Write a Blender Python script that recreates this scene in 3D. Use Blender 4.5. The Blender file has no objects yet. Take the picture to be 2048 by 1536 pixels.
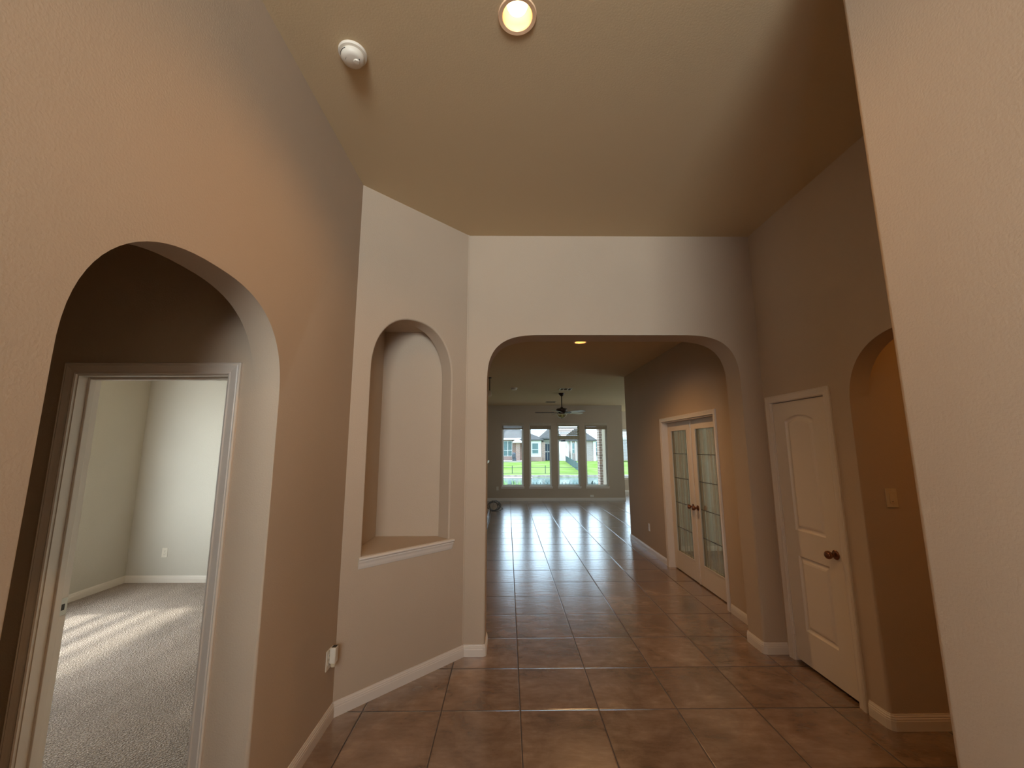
import bpy, bmesh, math, random
from mathutils import Vector, Matrix, Euler

random.seed(7)
C = bpy.context.scene.collection
SC = bpy.context.scene
PI = math.pi

# ------------------------------------------------------------------ camera
F_PX = 818.207
YAW, PITCH, ROLL = 0.011053, 0.154475, -0.001727
cam_d = bpy.data.cameras.new('camera')
cam_d.sensor_fit = 'HORIZONTAL'
cam_d.sensor_width = 36.0
cam_d.lens = 36.0 * F_PX / 2048.0
cam_d.clip_start = 0.02
cam_d.clip_end = 400
cam = bpy.data.objects.new('camera', cam_d)
C.objects.link(cam)
_f = Vector((math.sin(YAW) * math.cos(PITCH), math.cos(YAW) * math.cos(PITCH), math.sin(PITCH)))
_r = Vector((math.cos(YAW), -math.sin(YAW), 0))
_u = _r.cross(_f)
_r2 = math.cos(ROLL) * _r + math.sin(ROLL) * _u
_u2 = -math.sin(ROLL) * _r + math.cos(ROLL) * _u
_m = Matrix((( _r2.x, _u2.x, -_f.x, 0), (_r2.y, _u2.y, -_f.y, 0), (_r2.z, _u2.z, -_f.z, 1.67354), (0, 0, 0, 1)))
cam.matrix_world = _m
SC.camera = cam

# ------------------------------------------------------------------ look
SC.view_settings.view_transform = 'Standard'
SC.view_settings.look = 'None'
SC.view_settings.exposure = -0.08
SC.view_settings.gamma = 1.0
SC.view_settings.use_curve_mapping = False
SC.cycles.max_bounces = 10
SC.cycles.diffuse_bounces = 6
SC.cycles.glossy_bounces = 4
SC.cycles.transmission_bounces = 6
SC.cycles.transparent_max_bounces = 12
SC.cycles.sample_clamp_indirect = 4.0
SC.cycles.use_denoising = True
SC.cycles.caustics_reflective = False
SC.cycles.caustics_refractive = False

# ------------------------------------------------------------------ world (bright hazy sky)
W = bpy.data.worlds.new('sky')
SC.world = W
W.use_nodes = True
nt = W.node_tree
nt.nodes.clear()
wo = nt.nodes.new('ShaderNodeOutputWorld')
bg = nt.nodes.new('ShaderNodeBackground')
tc = nt.nodes.new('ShaderNodeTexCoord')
sx = nt.nodes.new('ShaderNodeSeparateXYZ')
cr = nt.nodes.new('ShaderNodeValToRGB')
cr.color_ramp.elements[0].position = 0.0
cr.color_ramp.elements[0].color = (0.66, 0.82, 1.0, 1)
cr.color_ramp.elements[1].position = 0.6
cr.color_ramp.elements[1].color = (0.55, 0.72, 1.0, 1)
nt.links.new(tc.outputs['Generated'], sx.inputs[0])
nt.links.new(sx.outputs['Z'], cr.inputs[0])
nt.links.new(cr.outputs[0], bg.inputs['Color'])
bg.inputs['Strength'].default_value = 4.8
nt.links.new(bg.outputs[0], wo.inputs[0])

sun_d = bpy.data.lights.new('sun', 'SUN')
sun_d.energy = 4.5
sun_d.angle = math.radians(3.2)
sun_d.color = (1.0, 0.95, 0.87)
sun = bpy.data.objects.new('sun', sun_d)
C.objects.link(sun)
sun.rotation_euler = Vector((0.60, 0.12, -0.78)).to_track_quat('-Z', 'Y').to_euler()


def area(name, loc, d, w, h, power, color, spread=PI, portal=False, parent=None):
    l = bpy.data.lights.new(name, 'AREA')
    l.shape = 'RECTANGLE'
    l.size = w
    l.size_y = h
    l.energy = power
    l.color = color
    l.spread = spread
    if portal:
        l.cycles.is_portal = True
    o = bpy.data.objects.new(name, l)
    C.objects.link(o)
    o.location = loc
    o.rotation_euler = Vector(d).to_track_quat('-Z', 'Y').to_euler()
    return o


# daylight coming in through the windows (lamps sit just outside; kitchen and nook ones are added fill)
DAY = (0.80, 0.90, 1.0)
area('transom_daylight', (0.05, -3.60, 2.80), (0, 1, 0.40), 1.9, 1.0, 120, (0.96, 0.95, 1.0), 1.9)
area('sidelight_daylight', (-1.30, -2.85, 1.35), (1, 0.5, 0), 0.9, 1.8, 16, (0.97, 0.96, 1.0))
area('entry_daylight', (0.05, -3.60, 1.30), (0, 1, -0.02), 0.6, 1.3, 7, (0.96, 0.96, 1.0))
area('bedroom_daylight', (-5.03, 3.75, 1.40), (1, 0.38, -0.15), 1.3, 1.5, 112, (0.94, 0.96, 1.0))
area('study_daylight', (5.83, 5.4, 1.5), (-1, 0, -0.15), 1.6, 1.4, 34, (0.96, 0.96, 0.90))
for _x in (0.17, 1.075, 1.99, 2.89):
    area('window_portal', (_x, 13.62, 1.40), (0, -1, 0), 0.74, 2.0, 1, (1, 1, 1), portal=True)
area('window_portal', (5.0, 15.97, 1.42), (0, -1, 0), 1.6, 1.8, 1, (1, 1, 1), portal=True)
area('kitchen_fill', (7.64, 11.0, 1.55), (-1, -0.4, 0.25), 2.9, 1.5, 40, (0.82, 0.95, 0.88))  # added fill lamp, brightens the living room from out of view
area('nook_fill', (7.64, 14.6, 1.55), (-1, 0.25, 0.1), 1.4, 1.5, 55, (0.84, 0.95, 0.95))  # extra lamp added to lift the nook, source unseen

# ------------------------------------------------------------------ materials
MATS = {}


def newmat(name):
    m = bpy.data.materials.new(name)
    m.use_nodes = True
    m.node_tree.nodes.clear()
    out = m.node_tree.nodes.new('ShaderNodeOutputMaterial')
    MATS[name] = m
    return m, m.node_tree.nodes, m.node_tree.links, out


def simple(name, col, rough=0.6, metal=0.0, spec=0.5, bump=None, var=0.0, varscale=3.0, emis=None):
    m, N, L, out = newmat(name)
    b = N.new('ShaderNodeBsdfPrincipled')
    b.inputs['Base Color'].default_value = (*col, 1)
    b.inputs['Roughness'].default_value = rough
    b.inputs['Metallic'].default_value = metal
    b.inputs['Specular IOR Level'].default_value = spec
    geo = N.new('ShaderNodeNewGeometry')
    if var:
        n = N.new('ShaderNodeTexNoise')
        n.inputs['Scale'].default_value = varscale
        n.inputs['Detail'].default_value = 5
        r = N.new('ShaderNodeValToRGB')
        r.color_ramp.elements[0].position = .3
        r.color_ramp.elements[1].position = .7
        r.color_ramp.elements[0].color = (*[c * (1 - var) for c in col], 1)
        r.color_ramp.elements[1].color = (*[min(1, c * (1 + var)) for c in col], 1)
        L.new(geo.outputs['Position'], n.inputs['Vector'])
        L.new(n.outputs['Fac'], r.inputs[0])
        L.new(r.outputs[0], b.inputs['Base Color'])
    if bump:
        n2 = N.new('ShaderNodeTexNoise')
        n2.inputs['Scale'].default_value = bump[0]
        n2.inputs['Detail'].default_value = 3
        n2.inputs['Roughness'].default_value = .55
        bp = N.new('ShaderNodeBump')
        bp.inputs['Strength'].default_value = bump[1]
        bp.inputs['Distance'].default_value = bump[2]
        L.new(geo.outputs['Position'], n2.inputs['Vector'])
        L.new(n2.outputs['Fac'], bp.inputs['Height'])
        L.new(bp.outputs[0], b.inputs['Normal'])
    if emis:
        b.inputs['Emission Color'].default_value = (*emis[0], 1)
        b.inputs['Emission Strength'].default_value = emis[1]
    L.new(b.outputs[0], out.inputs[0])
    return m


PAINT = simple('wall_paint', (0.49, 0.390, 0.290), .75, spec=.25, bump=(125, .27, .0035), var=.03, varscale=1.3)
BEDP = simple('bedroom_wall_paint', (0.53, 0.49, 0.42), .8, spec=.2, bump=(85, .25, .004), var=.03, varscale=1.3)
CEILP = simple('ceiling_paint', (0.60, 0.465, 0.29), .85, spec=.2, bump=(110, .22, .003))
TRIM = simple('white_trim_paint', (0.70, 0.63, 0.55), .38, spec=.4, bump=(40, .04, .002))
DOORP = simple('door_paint', (0.70, 0.62, 0.52), .42, spec=.35, bump=(60, .05, .001))
PLASTIC = simple('white_plastic', (0.72, 0.66, 0.56), .35, spec=.45, var=.02, varscale=20)
ALMOND = simple('almond_plastic', (0.62, 0.52, 0.36), .4, spec=.4, var=.02, varscale=20)
SLOT = simple('dark_slot', (0.03, 0.025, 0.02), .6, var=.1, varscale=50)
BRONZE = simple('oil_rubbed_bronze', (0.26, 0.11, 0.055), .22, metal=.85, var=.25, varscale=60)
FANMET = simple('dark_fan_metal', (0.045, 0.024, 0.016), .35, metal=.6, var=.2, varscale=30)
BLADETOP = simple('dark_walnut_blade', (0.06, 0.03, 0.018), .35, var=.3, varscale=12)
BLADEBOT = simple('pale_blade_underside', (0.62, 0.60, 0.42), .3, var=.1, varscale=10)
STEEL = simple('satin_nickel', (0.55, 0.50, 0.42), .3, metal=.9, var=.05, varscale=40)
VINYL = simple('white_vinyl_frame', (0.80, 0.80, 0.76), .35, var=.02, varscale=10)
BLINDW = simple('brown_blind_slat', (0.30, 0.22, 0.13), .5, var=.15, varscale=15)
VALM = simple('tan_blind_valance', (0.46, 0.39, 0.29), .5, var=.08, varscale=8)
BLINDSKY = simple('skylit_blind_slat', (0.42, 0.36, 0.22), .5, var=.06, varscale=15)  # paler copy of the brown slat, sky light put into the colour
BLINDN = simple('white_blind_slat', (0.75, 0.78, 0.80), .5, var=.04, varscale=15)
CABLEM = simple('black_cable_rubber', (0.03, 0.025, 0.02), .5, var=.1, varscale=40)
HEARTH = simple('brown_hearth_tile', (0.22, 0.15, 0.10), .4, var=.2, varscale=5)
SHINGLE = simple('grey_roof_shingle', (0.10, 0.096, 0.092), .95, spec=0.0, var=.12, varscale=2.5)
SIDING = simple('white_siding', (0.66, 0.64, 0.60), .7, var=.03, varscale=.8)
CONC = simple('pale_concrete', (0.40, 0.34, 0.30), .9, var=.08, varscale=1.2, bump=(20, .2, .01))
STONE = simple('retaining_stone', (0.36, 0.31, 0.26), .9, var=.3, varscale=3, bump=(8, .6, .05))
IRON = simple('black_iron', (0.04, 0.05, 0.055), .5, var=.1, varscale=5)
IRONB = simple('blue_grey_iron', (0.05, 0.085, 0.10), .6, var=.1, varscale=5)
GRILLM = simple('grey_grill_cover', (0.07, 0.075, 0.09), .7, var=.2, varscale=4)
WINDK = simple('house_window_glass', (0.10, 0.17, 0.17), .12, spec=.7, var=.1, varscale=1)
PORCHD = simple('blue_porch_door', (0.05, 0.07, 0.10), .6, var=.1, varscale=2)
REED = simple('pale_reed_leaf', (0.38, 0.55, 0.22), .7, var=.2, varscale=4)
ETCH = simple('dark_etched_groove', (0.06, 0.055, 0.04), .6, var=.1, varscale=10)
LOUVER = simple('vent_louver', (0.30, 0.27, 0.22), .6, var=.05, varscale=10)


def carpet_mat():
    m, N, L, out = newmat('beige_carpet')
    b = N.new('ShaderNodeBsdfPrincipled')
    b.inputs['Roughness'].default_value = 1
    b.inputs['Specular IOR Level'].default_value = .05
    geo = N.new('ShaderNodeNewGeometry')
    v = N.new('ShaderNodeTexVoronoi'); v.inputs['Scale'].default_value = 95
    n = N.new('ShaderNodeTexNoise'); n.inputs['Scale'].default_value = 150; n.inputs['Detail'].default_value = 4
    n3 = N.new('ShaderNodeTexNoise'); n3.inputs['Scale'].default_value = 3.0; n3.inputs['Detail'].default_value = 3
    mp = N.new('ShaderNodeMapping'); mp.inputs['Scale'].default_value = (1, .35, 1); mp.inputs['Rotation'].default_value = (0, 0, .6)
    for a in (v, n):
        L.new(geo.outputs['Position'], a.inputs['Vector'])
    L.new(geo.outputs['Position'], mp.inputs[0]); L.new(mp.outputs[0], n3.inputs['Vector'])
    r = N.new('ShaderNodeValToRGB')
    r.color_ramp.elements[0].position = .34; r.color_ramp.elements[0].color = (.17, .13, .105, 1)
    r.color_ramp.elements[1].position = .66; r.color_ramp.elements[1].color = (.60, .50, .43, 1)
    L.new(n.outputs['Fac'], r.inputs[0])
    r3 = N.new('ShaderNodeValToRGB')
    r3.color_ramp.elements[0].position = .35; r3.color_ramp.elements[0].color = (.86, .86, .86, 1)
    r3.color_ramp.elements[1].position = .65; r3.color_ramp.elements[1].color = (1.1, 1.1, 1.1, 1)
    L.new(n3.outputs['Fac'], r3.inputs[0])
    mx = N.new('ShaderNodeMix'); mx.data_type = 'RGBA'; mx.blend_type = 'MULTIPLY'; mx.inputs[0].default_value = 1
    L.new(r.outputs[0], mx.inputs[6]); L.new(r3.outputs[0], mx.inputs[7])
    L.new(mx.outputs[2], b.inputs['Base Color'])
    bp = N.new('ShaderNodeBump'); bp.inputs['Strength'].default_value = .9; bp.inputs['Distance'].default_value = .012
    L.new(v.outputs['Distance'], bp.inputs['Height'])
    L.new(bp.outputs[0], b.inputs['Normal'])
    L.new(b.outputs[0], out.inputs[0])
    return m


CARPET = carpet_mat()


def tile_mat(T=0.508, ox=0.08202, oy=2.93173, g=0.0031):
    m, N, L, out = newmat('brown_floor_tile')
    b = N.new('ShaderNodeBsdfPrincipled')
    geo = N.new('ShaderNodeNewGeometry')
    sp = N.new('ShaderNodeSeparateXYZ')
    L.new(geo.outputs['Position'], sp.inputs[0])

    def M(op, a, c=None, clamp=False):
        n = N.new('ShaderNodeMath'); n.operation = op; n.use_clamp = clamp
        for i, s in enumerate((a, c)):
            if s is None: continue
            if isinstance(s, (int, float)): n.inputs[i].default_value = s
            else: L.new(s, n.inputs[i])
        return n.outputs[0]
    ux = M('DIVIDE', M('SUBTRACT', sp.outputs[0], ox), T)
    uy = M('DIVIDE', M('SUBTRACT', sp.outputs[1], oy), T)
    fx, fy = M('FRACT', ux), M('FRACT', uy)
    ix, iy = M('FLOOR', ux), M('FLOOR', uy)
    dx = M('MINIMUM', fx, M('SUBTRACT', 1.0, fx))
    dy = M('MINIMUM', fy, M('SUBTRACT', 1.0, fy))
    d = M('MULTIPLY', M('MINIMUM', dx, dy), T)
    # tile mask : 0 grout, 1 tile
    mask = M('DIVIDE', M('SUBTRACT', d, g * .8), g * .6, True)
    edge = M('DIVIDE', M('SUBTRACT', d, g * .6), g * 2.2, True)
    cb = N.new('ShaderNodeCombineXYZ')
    L.new(ix, cb.inputs[0]); L.new(iy, cb.inputs[1])
    wn = N.new('ShaderNodeTexWhiteNoise'); wn.noise_dimensions = '3D'
    L.new(cb.outputs[0], wn.inputs['Vector'])
    # offset the marble clouds per tile
    sc = N.new('ShaderNodeVectorMath'); sc.operation = 'SCALE'; sc.inputs['Scale'].default_value = 37
    L.new(wn.outputs['Color'], sc.inputs[0])
    ad = N.new('ShaderNodeVectorMath'); ad.operation = 'ADD'
    L.new(geo.outputs['Position'], ad.inputs[0]); L.new(sc.outputs[0], ad.inputs[1])
    n1 = N.new('ShaderNodeTexNoise'); n1.inputs['Scale'].default_value = 3.4; n1.inputs['Detail'].default_value = 9; n1.inputs['Roughness'].default_value = .62; n1.inputs['Distortion'].default_value = .5
    L.new(ad.outputs[0], n1.inputs['Vector'])
    mp = N.new('ShaderNodeMapping'); mp.inputs['Scale'].default_value = (1.1, 3.2, 1)
    L.new(ad.outputs[0], mp.inputs[0])
    n2 = N.new('ShaderNodeTexNoise'); n2.inputs['Scale'].default_value = 5; n2.inputs['Detail'].default_value = 9; n2.inputs['Roughness'].default_value = .65
    L.new(mp.outputs[0], n2.inputs['Vector'])
    mixf = M('ADD', M('MULTIPLY', n1.outputs['Fac'], .62), M('MULTIPLY', n2.outputs['Fac'], .38))
    r = N.new('ShaderNodeValToRGB')
    e = r.color_ramp.elements
    e[0].position = .34; e[0].color = (.12, .064, .034, 1)
    e[1].position = .68; e[1].color = (.38, .26, .18, 1)
    a = e.new(.48); a.color = (.225, .138, .086, 1)
    a2 = e.new(.57); a2.color = (.28, .182, .122, 1)
    L.new(mixf, r.inputs[0])
    tv = M('ADD', M('MULTIPLY', wn.outputs['Value'], .22), .89)
    mv = N.new('ShaderNodeVectorMath'); mv.operation = 'SCALE'
    L.new(r.outputs[0], mv.inputs[0]); L.new(tv, mv.inputs['Scale'])
    mx = N.new('ShaderNodeMix'); mx.data_type = 'RGBA'
    L.new(mask, mx.inputs[0])
    mx.inputs[6].default_value = (.040, .026, .020, 1)
    L.new(mv.outputs[0], mx.inputs[7])
    L.new(mx.outputs[2], b.inputs['Base Color'])
    rr = M('ADD', M('MULTIPLY', n2.outputs['Fac'], .16), .13)
    rg = M('ADD', M('MULTIPLY', M('SUBTRACT', 1.0, mask), .5), rr)
    L.new(rg, b.inputs['Roughness'])
    b.inputs['Specular IOR Level'].default_value = .6
    b.inputs['Coat Weight'].default_value = 1.0
    b.inputs['Coat IOR'].default_value = 1.8
    b.inputs['Coat Roughness'].default_value = .22
    bp = N.new('ShaderNodeBump'); bp.inputs['Strength'].default_value = .7; bp.inputs['Distance'].default_value = .0022
    L.new(edge, bp.inputs['Height'])
    bp2 = N.new('ShaderNodeBump'); bp2.inputs['Strength'].default_value = .35; bp2.inputs['Distance'].default_value = .004
    L.new(n2.outputs['Fac'], bp2.inputs['Height']); L.new(bp.outputs[0], bp2.inputs['Normal'])
    L.new(bp2.outputs[0], b.inputs['Normal']); L.new(bp2.outputs[0], b.inputs['Coat Normal'])
    L.new(M('ADD', M('MULTIPLY', mask, .8), .2), b.inputs['Coat Weight'])
    L.new(b.outputs[0], out.inputs[0])
    return m


TILE = tile_mat()


def glass_mat(name, tint=(1, 1, 1), refl=1.0, rough=0.0, etched=False):
    m, N, L, out = newmat(name)
    t = N.new('ShaderNodeBsdfTransparent'); t.inputs[0].default_value = (*tint, 1)
    g = N.new('ShaderNodeBsdfGlossy'); g.inputs['Roughness'].default_value = rough
    f = N.new('ShaderNodeFresnel')
    gb = N.new('ShaderNodeNewGeometry')
    mi = N.new('ShaderNodeMath'); mi.operation = 'MULTIPLY_ADD'; mi.inputs[1].default_value = 1 / 1.45 - 1.45; mi.inputs[2].default_value = 1.45
    L.new(gb.outputs['Backfacing'], mi.inputs[0]); L.new(mi.outputs[0], f.inputs['IOR'])
    mul = N.new('ShaderNodeMath'); mul.operation = 'MULTIPLY'; mul.inputs[1].default_value = refl
    mx = N.new('ShaderNodeMixShader')
    L.new(f.outputs[0], mul.inputs[0]); L.new(mul.outputs[0], mx.inputs[0])
    L.new(t.outputs[0], mx.inputs[1]); L.new(g.outputs[0], mx.inputs[2])
    last = mx
    if etched:
        # fine vertical reeding pressed in the panes
        geo = N.new('ShaderNodeNewGeometry')
        mp = N.new('ShaderNodeMapping'); mp.inputs['Scale'].default_value = (0, 1, 0.004)
        n = N.new('ShaderNodeTexNoise'); n.inputs['Scale'].default_value = 34; n.inputs['Detail'].default_value = 2
        L.new(geo.outputs['Position'], mp.inputs[0]); L.new(mp.outputs[0], n.inputs['Vector'])
        r = N.new('ShaderNodeValToRGB')
        r.color_ramp.elements[0].position = .44; r.color_ramp.elements[0].color = (.05, .05, .05, 1)
        r.color_ramp.elements[1].position = .58; r.color_ramp.elements[1].color = (.42, .42, .42, 1)
        L.new(n.outputs['Fac'], r.inputs[0])
        dfu = N.new('ShaderNodeBsdfDiffuse'); dfu.inputs[0].default_value = (.50, .46, .37, 1)
        m2 = N.new('ShaderNodeMixShader')
        L.new(r.outputs[0], m2.inputs[0]); L.new(mx.outputs[0], m2.inputs[1]); L.new(dfu.outputs[0], m2.inputs[2])
        last = m2
    L.new(last.outputs[0], out.inputs[0])
    return m


GLASS = glass_mat('clear_window_glass', (.96, 1, .98), .08)
FGLASS = glass_mat('reeded_door_glass', (.84, .83, .76), .8, .05, True)
BOWL = glass_mat('amber_bowl_glass', (.75, .72, .5), 1.0, .1)


def brick_mat(name, c1, c2, mortar, s=1.0):
    m, N, L, out = newmat(name)
    b = N.new('ShaderNodeBsdfPrincipled'); b.inputs['Roughness'].default_value = .9
    geo = N.new('ShaderNodeNewGeometry')
    sp = N.new('ShaderNodeSeparateXYZ'); L.new(geo.outputs['Position'], sp.inputs[0])
    ad = N.new('ShaderNodeMath'); L.new(sp.outputs[0], ad.inputs[0]); L.new(sp.outputs[1], ad.inputs[1])
    cb = N.new('ShaderNodeCombineXYZ'); L.new(ad.outputs[0], cb.inputs[0]); L.new(sp.outputs[2], cb.inputs[1])
    br = N.new('ShaderNodeTexBrick')
    br.inputs['Scale'].default_value = 1.0
    br.inputs['Brick Width'].default_value = .21 * s
    br.inputs['Row Height'].default_value = .075 * s
    br.inputs['Mortar Size'].default_value = .008 * s
    br.inputs['Color1'].default_value = (*c1, 1)
    br.inputs['Color2'].default_value = (*c2, 1)
    br.inputs['Mortar'].default_value = (*mortar, 1)
    L.new(cb.outputs[0], br.inputs['Vector'])
    L.new(br.outputs['Color'], b.inputs['Base Color'])
    L.new(b.outputs[0], out.inputs[0])
    return m


BRICK = brick_mat('patio_brick', (.30, .20, .16), (.17, .13, .12), (.42, .38, .35), 1.35)
BRICKA = brick_mat('pink_house_brick', (.36, .21, .16), (.29, .18, .14), (.38, .33, .30), 2)
BRICKB = brick_mat('pale_house_brick', (.40, .31, .28), (.35, .27, .25), (.44, .38, .36), 2)


def grass_mat():
    m, N, L, out = newmat('lawn_grass')
    b = N.new('ShaderNodeBsdfPrincipled'); b.inputs['Roughness'].default_value = 1; b.inputs['Specular IOR Level'].default_value = 0
    geo = N.new('ShaderNodeNewGeometry')
    n = N.new('ShaderNodeTexNoise'); n.inputs['Scale'].default_value = .5; n.inputs['Detail'].default_value = 8
    L.new(geo.outputs['Position'], n.inputs['Vector'])
    r = N.new('ShaderNodeValToRGB')
    r.color_ramp.elements[0].position = .35; r.color_ramp.elements[0].color = (.14, .225, .045, 1)
    r.color_ramp.elements[1].position = .68; r.color_ramp.elements[1].color = (.22, .28, .10, 1)
    L.new(n.outputs['Fac'], r.inputs[0]); L.new(r.outputs[0], b.inputs['Base Color'])
    L.new(b.outputs[0], out.inputs[0])
    return m


GRASS = grass_mat()


def water_mat():
    m, N, L, out = newmat('pond_water')
    b = N.new('ShaderNodeBsdfPrincipled')
    b.inputs['Base Color'].default_value = (.10, .17, .155, 1)
    b.inputs['Roughness'].default_value = .12
    geo = N.new('ShaderNodeNewGeometry')
    n = N.new('ShaderNodeTexNoise'); n.inputs['Scale'].default_value = 2.0
    bp = N.new('ShaderNodeBump'); bp.inputs['Strength'].default_value = .3; bp.inputs['Distance'].default_value = .05
    L.new(geo.outputs['Position'], n.inputs['Vector']); L.new(n.outputs['Fac'], bp.inputs['Height']); L.new(bp.outputs[0], b.inputs['Normal'])
    L.new(b.outputs[0], out.inputs[0])
    return m


WATER = water_mat()
BULB = simple('lit_bulb', (1, .8, .5), .5, emis=((1.0, .70, .36), 9))
HALLBULB = simple('lit_hall_bulb', (1, .8, .5), .5, emis=((1.0, .70, .36), 9))
REFLECT = simple('can_reflector', (.95, .62, .30), .35, metal=.3)
CANTRIM = simple('can_trim_ring', (.88, .60, .38), .45)  # orange glow of the bulb is painted into the ring colour

# ------------------------------------------------------------------ mesh helpers
ORG = {}


def origin_of(o):
    while o.parent is not None:
        o = o.parent
    return ORG.get(o.name, Matrix.Identity(4))


class MB:
    def __init__(s):
        s.bm = bmesh.new()

    def face(s, pts):
        vs = [s.bm.verts.new(p) for p in pts]
        try:
            return s.bm.faces.new(vs)
        except ValueError:
            return None

    def box(s, x0, x1, y0, y1, z0, z1):
        x0, x1 = sorted((x0, x1)); y0, y1 = sorted((y0, y1)); z0, z1 = sorted((z0, z1))
        v = [s.bm.verts.new(p) for p in ((x0, y0, z0), (x1, y0, z0), (x1, y1, z0), (x0, y1, z0), (x0, y0, z1), (x1, y0, z1), (x1, y1, z1), (x0, y1, z1))]
        for f in ((0, 3, 2, 1), (4, 5, 6, 7), (0, 1, 5, 4), (1, 2, 6, 5), (2, 3, 7, 6), (3, 0, 4, 7)):
            s.bm.faces.new([v[i] for i in f])
        return s

    def prism(s, pts, org, u, v, n, depth):
        """pts: 2D outline in the (u,v) plane, extruded by depth along n"""
        o = Vector(org); u = Vector(u); v = Vector(v); n = Vector(n)
        a = [s.bm.verts.new(o + u * p[0] + v * p[1]) for p in pts]
        b = [s.bm.verts.new(o + u * p[0] + v * p[1] + n * depth) for p in pts]
        s.bm.faces.new(a); s.bm.faces.new(b[::-1])
        k = len(pts)
        for i in range(k):
            j = (i + 1) % k
            s.bm.faces.new((a[j], a[i], b[i], b[j]))
        return a, b

    def rings(s, rings, closed=True, cap0=False, cap1=False):
        R = [[s.bm.verts.new(p) for p in r] for r in rings]
        for a, b in zip(R, R[1:]):
            k = len(a)
            for i in range(k if closed else k - 1):
                j = (i + 1) % k
                s.bm.faces.new((a[i], a[j], b[j], b[i]))
        if cap0: s.bm.faces.new(R[0][::-1])
        if cap1: s.bm.faces.new(R[-1])
        return s

    def lathe(s, prof, c, axis='Z', seg=32, cap0=False, cap1=False):
        """prof: list of (radius, height along axis)"""
        c = Vector(c)
        ax = {'Z': Vector((0, 0, 1)), 'X': Vector((1, 0, 0)), 'Y': Vector((0, 1, 0)), '-X': Vector((-1, 0, 0)), '-Y': Vector((0, -1, 0))}[axis] if isinstance(axis, str) else Vector(axis).normalized()
        t = Vector((0, 0, 1)) if abs(ax.z) < .9 else Vector((1, 0, 0))
        a = ax.cross(t).normalized(); b = ax.cross(a)
        rs = []
        for r, h in prof:
            rs.append([c + ax * h + (a * math.cos(2 * PI * i / seg) + b * math.sin(2 * PI * i / seg)) * max(r, 1e-5) for i in range(seg)])
        return s.rings(rs, True, cap0, cap1)

    def tube(s, path, r, seg=8):
        path = [Vector(p) for p in path]
        rs = []
        for i, p in enumerate(path):
            d = (path[min(i + 1, len(path) - 1)] - path[max(i - 1, 0)]).normalized()
            t = Vector((0, 0, 1)) if abs(d.z) < .9 else Vector((1, 0, 0))
            a = d.cross(t).normalized(); b = d.cross(a)
            rs.append([p + (a * math.cos(2 * PI * k / seg) + b * math.sin(2 * PI * k / seg)) * r for k in range(seg)])
        return s.rings(rs, True, True, True)

    def build(s, name, mat, parent=None, smooth=None, bevel=0, local=False, wn=False):
        bm = s.bm
        bmesh.ops.recalc_face_normals(bm, faces=bm.faces)
        if smooth is not None:
            for f in bm.faces: f.smooth = True
            for e in bm.edges:
                if len(e.link_faces) == 2 and e.calc_face_angle(0) > math.radians(smooth):
                    e.smooth = False
        me = bpy.data.meshes.new(name)
        bm.to_mesh(me); bm.free()
        if parent is not None and not local:
            me.transform(origin_of(parent).inverted())
        me.materials.append(mat)
        o = bpy.data.objects.new(name, me)
        C.objects.link(o)
        if parent is not None: o.parent = parent
        if bevel:
            bv = o.modifiers.new('bevel', 'BEVEL'); bv.width = bevel; bv.segments = 2; bv.limit_method = 'ANGLE'; bv.angle_limit = math.radians(40)
        if wn:
            w = o.modifiers.new('wn', 'WEIGHTED_NORMAL'); w.keep_sharp = True
        return o


def thing(name, label, cat, loc=(0, 0, 0), rotz=0, group=None, kind=None):
    o = bpy.data.objects.new(name, None)
    C.objects.link(o)
    o.location = loc; o.rotation_euler = (0, 0, rotz)
    o.empty_display_size = .1
    ORG[o.name] = Matrix.Translation(loc) @ Matrix.Rotation(rotz, 4, 'Z')
    tag(o, label, cat, group, kind)
    return o


def tag(o, label=None, cat=None, group=None, kind=None):
    if label: o['label'] = label
    if cat: o['category'] = cat
    if group: o['group'] = group
    if kind: o['kind'] = kind
    return o


def struct(o, label=None, cat=None):
    return tag(o, label, cat, None, 'structure')


def arc_se(cx, cz, a, b, n, t0, t1, k):
    """superellipse arc, angles in radians"""
    out = []
    for i in range(k + 1):
        t = t0 + (t1 - t0) * i / k
        ct, st = math.cos(t), math.sin(t)
        out.append((cx + a * math.copysign(abs(ct) ** (2 / n), ct), cz + b * math.copysign(abs(st) ** (2 / n), st)))
    return out


def wall_prism(name, outline, org, u, v, n, depth, bev_test, off=.018, mat=PAINT, flush=None):
    """outline polygon extruded; edges whose outline vertices pass bev_test get a bullnose"""
    mb = MB()
    a, b = mb.prism(outline, org, u, v, n, depth)
    es = []
    k = len(outline)
    for ring in (a, b):
        for i in range(k):
            j = (i + 1) % k
            if ring is b and flush is not None and abs(outline[i][0] - flush) < 1e-3 and abs(outline[j][0] - flush) < 1e-3: continue
            if bev_test(outline[i]) and bev_test(outline[j]):
                e = mb.bm.edges.get((ring[i], ring[j]))
                if e: es.append(e)
    if es and off:
        bmesh.ops.bevel(mb.bm, geom=es, offset=off, segments=4, profile=.5, affect='EDGES', clamp_overlap=True)
    o = mb.build(name, mat, smooth=35, wn=True)
    return struct(o)


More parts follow.
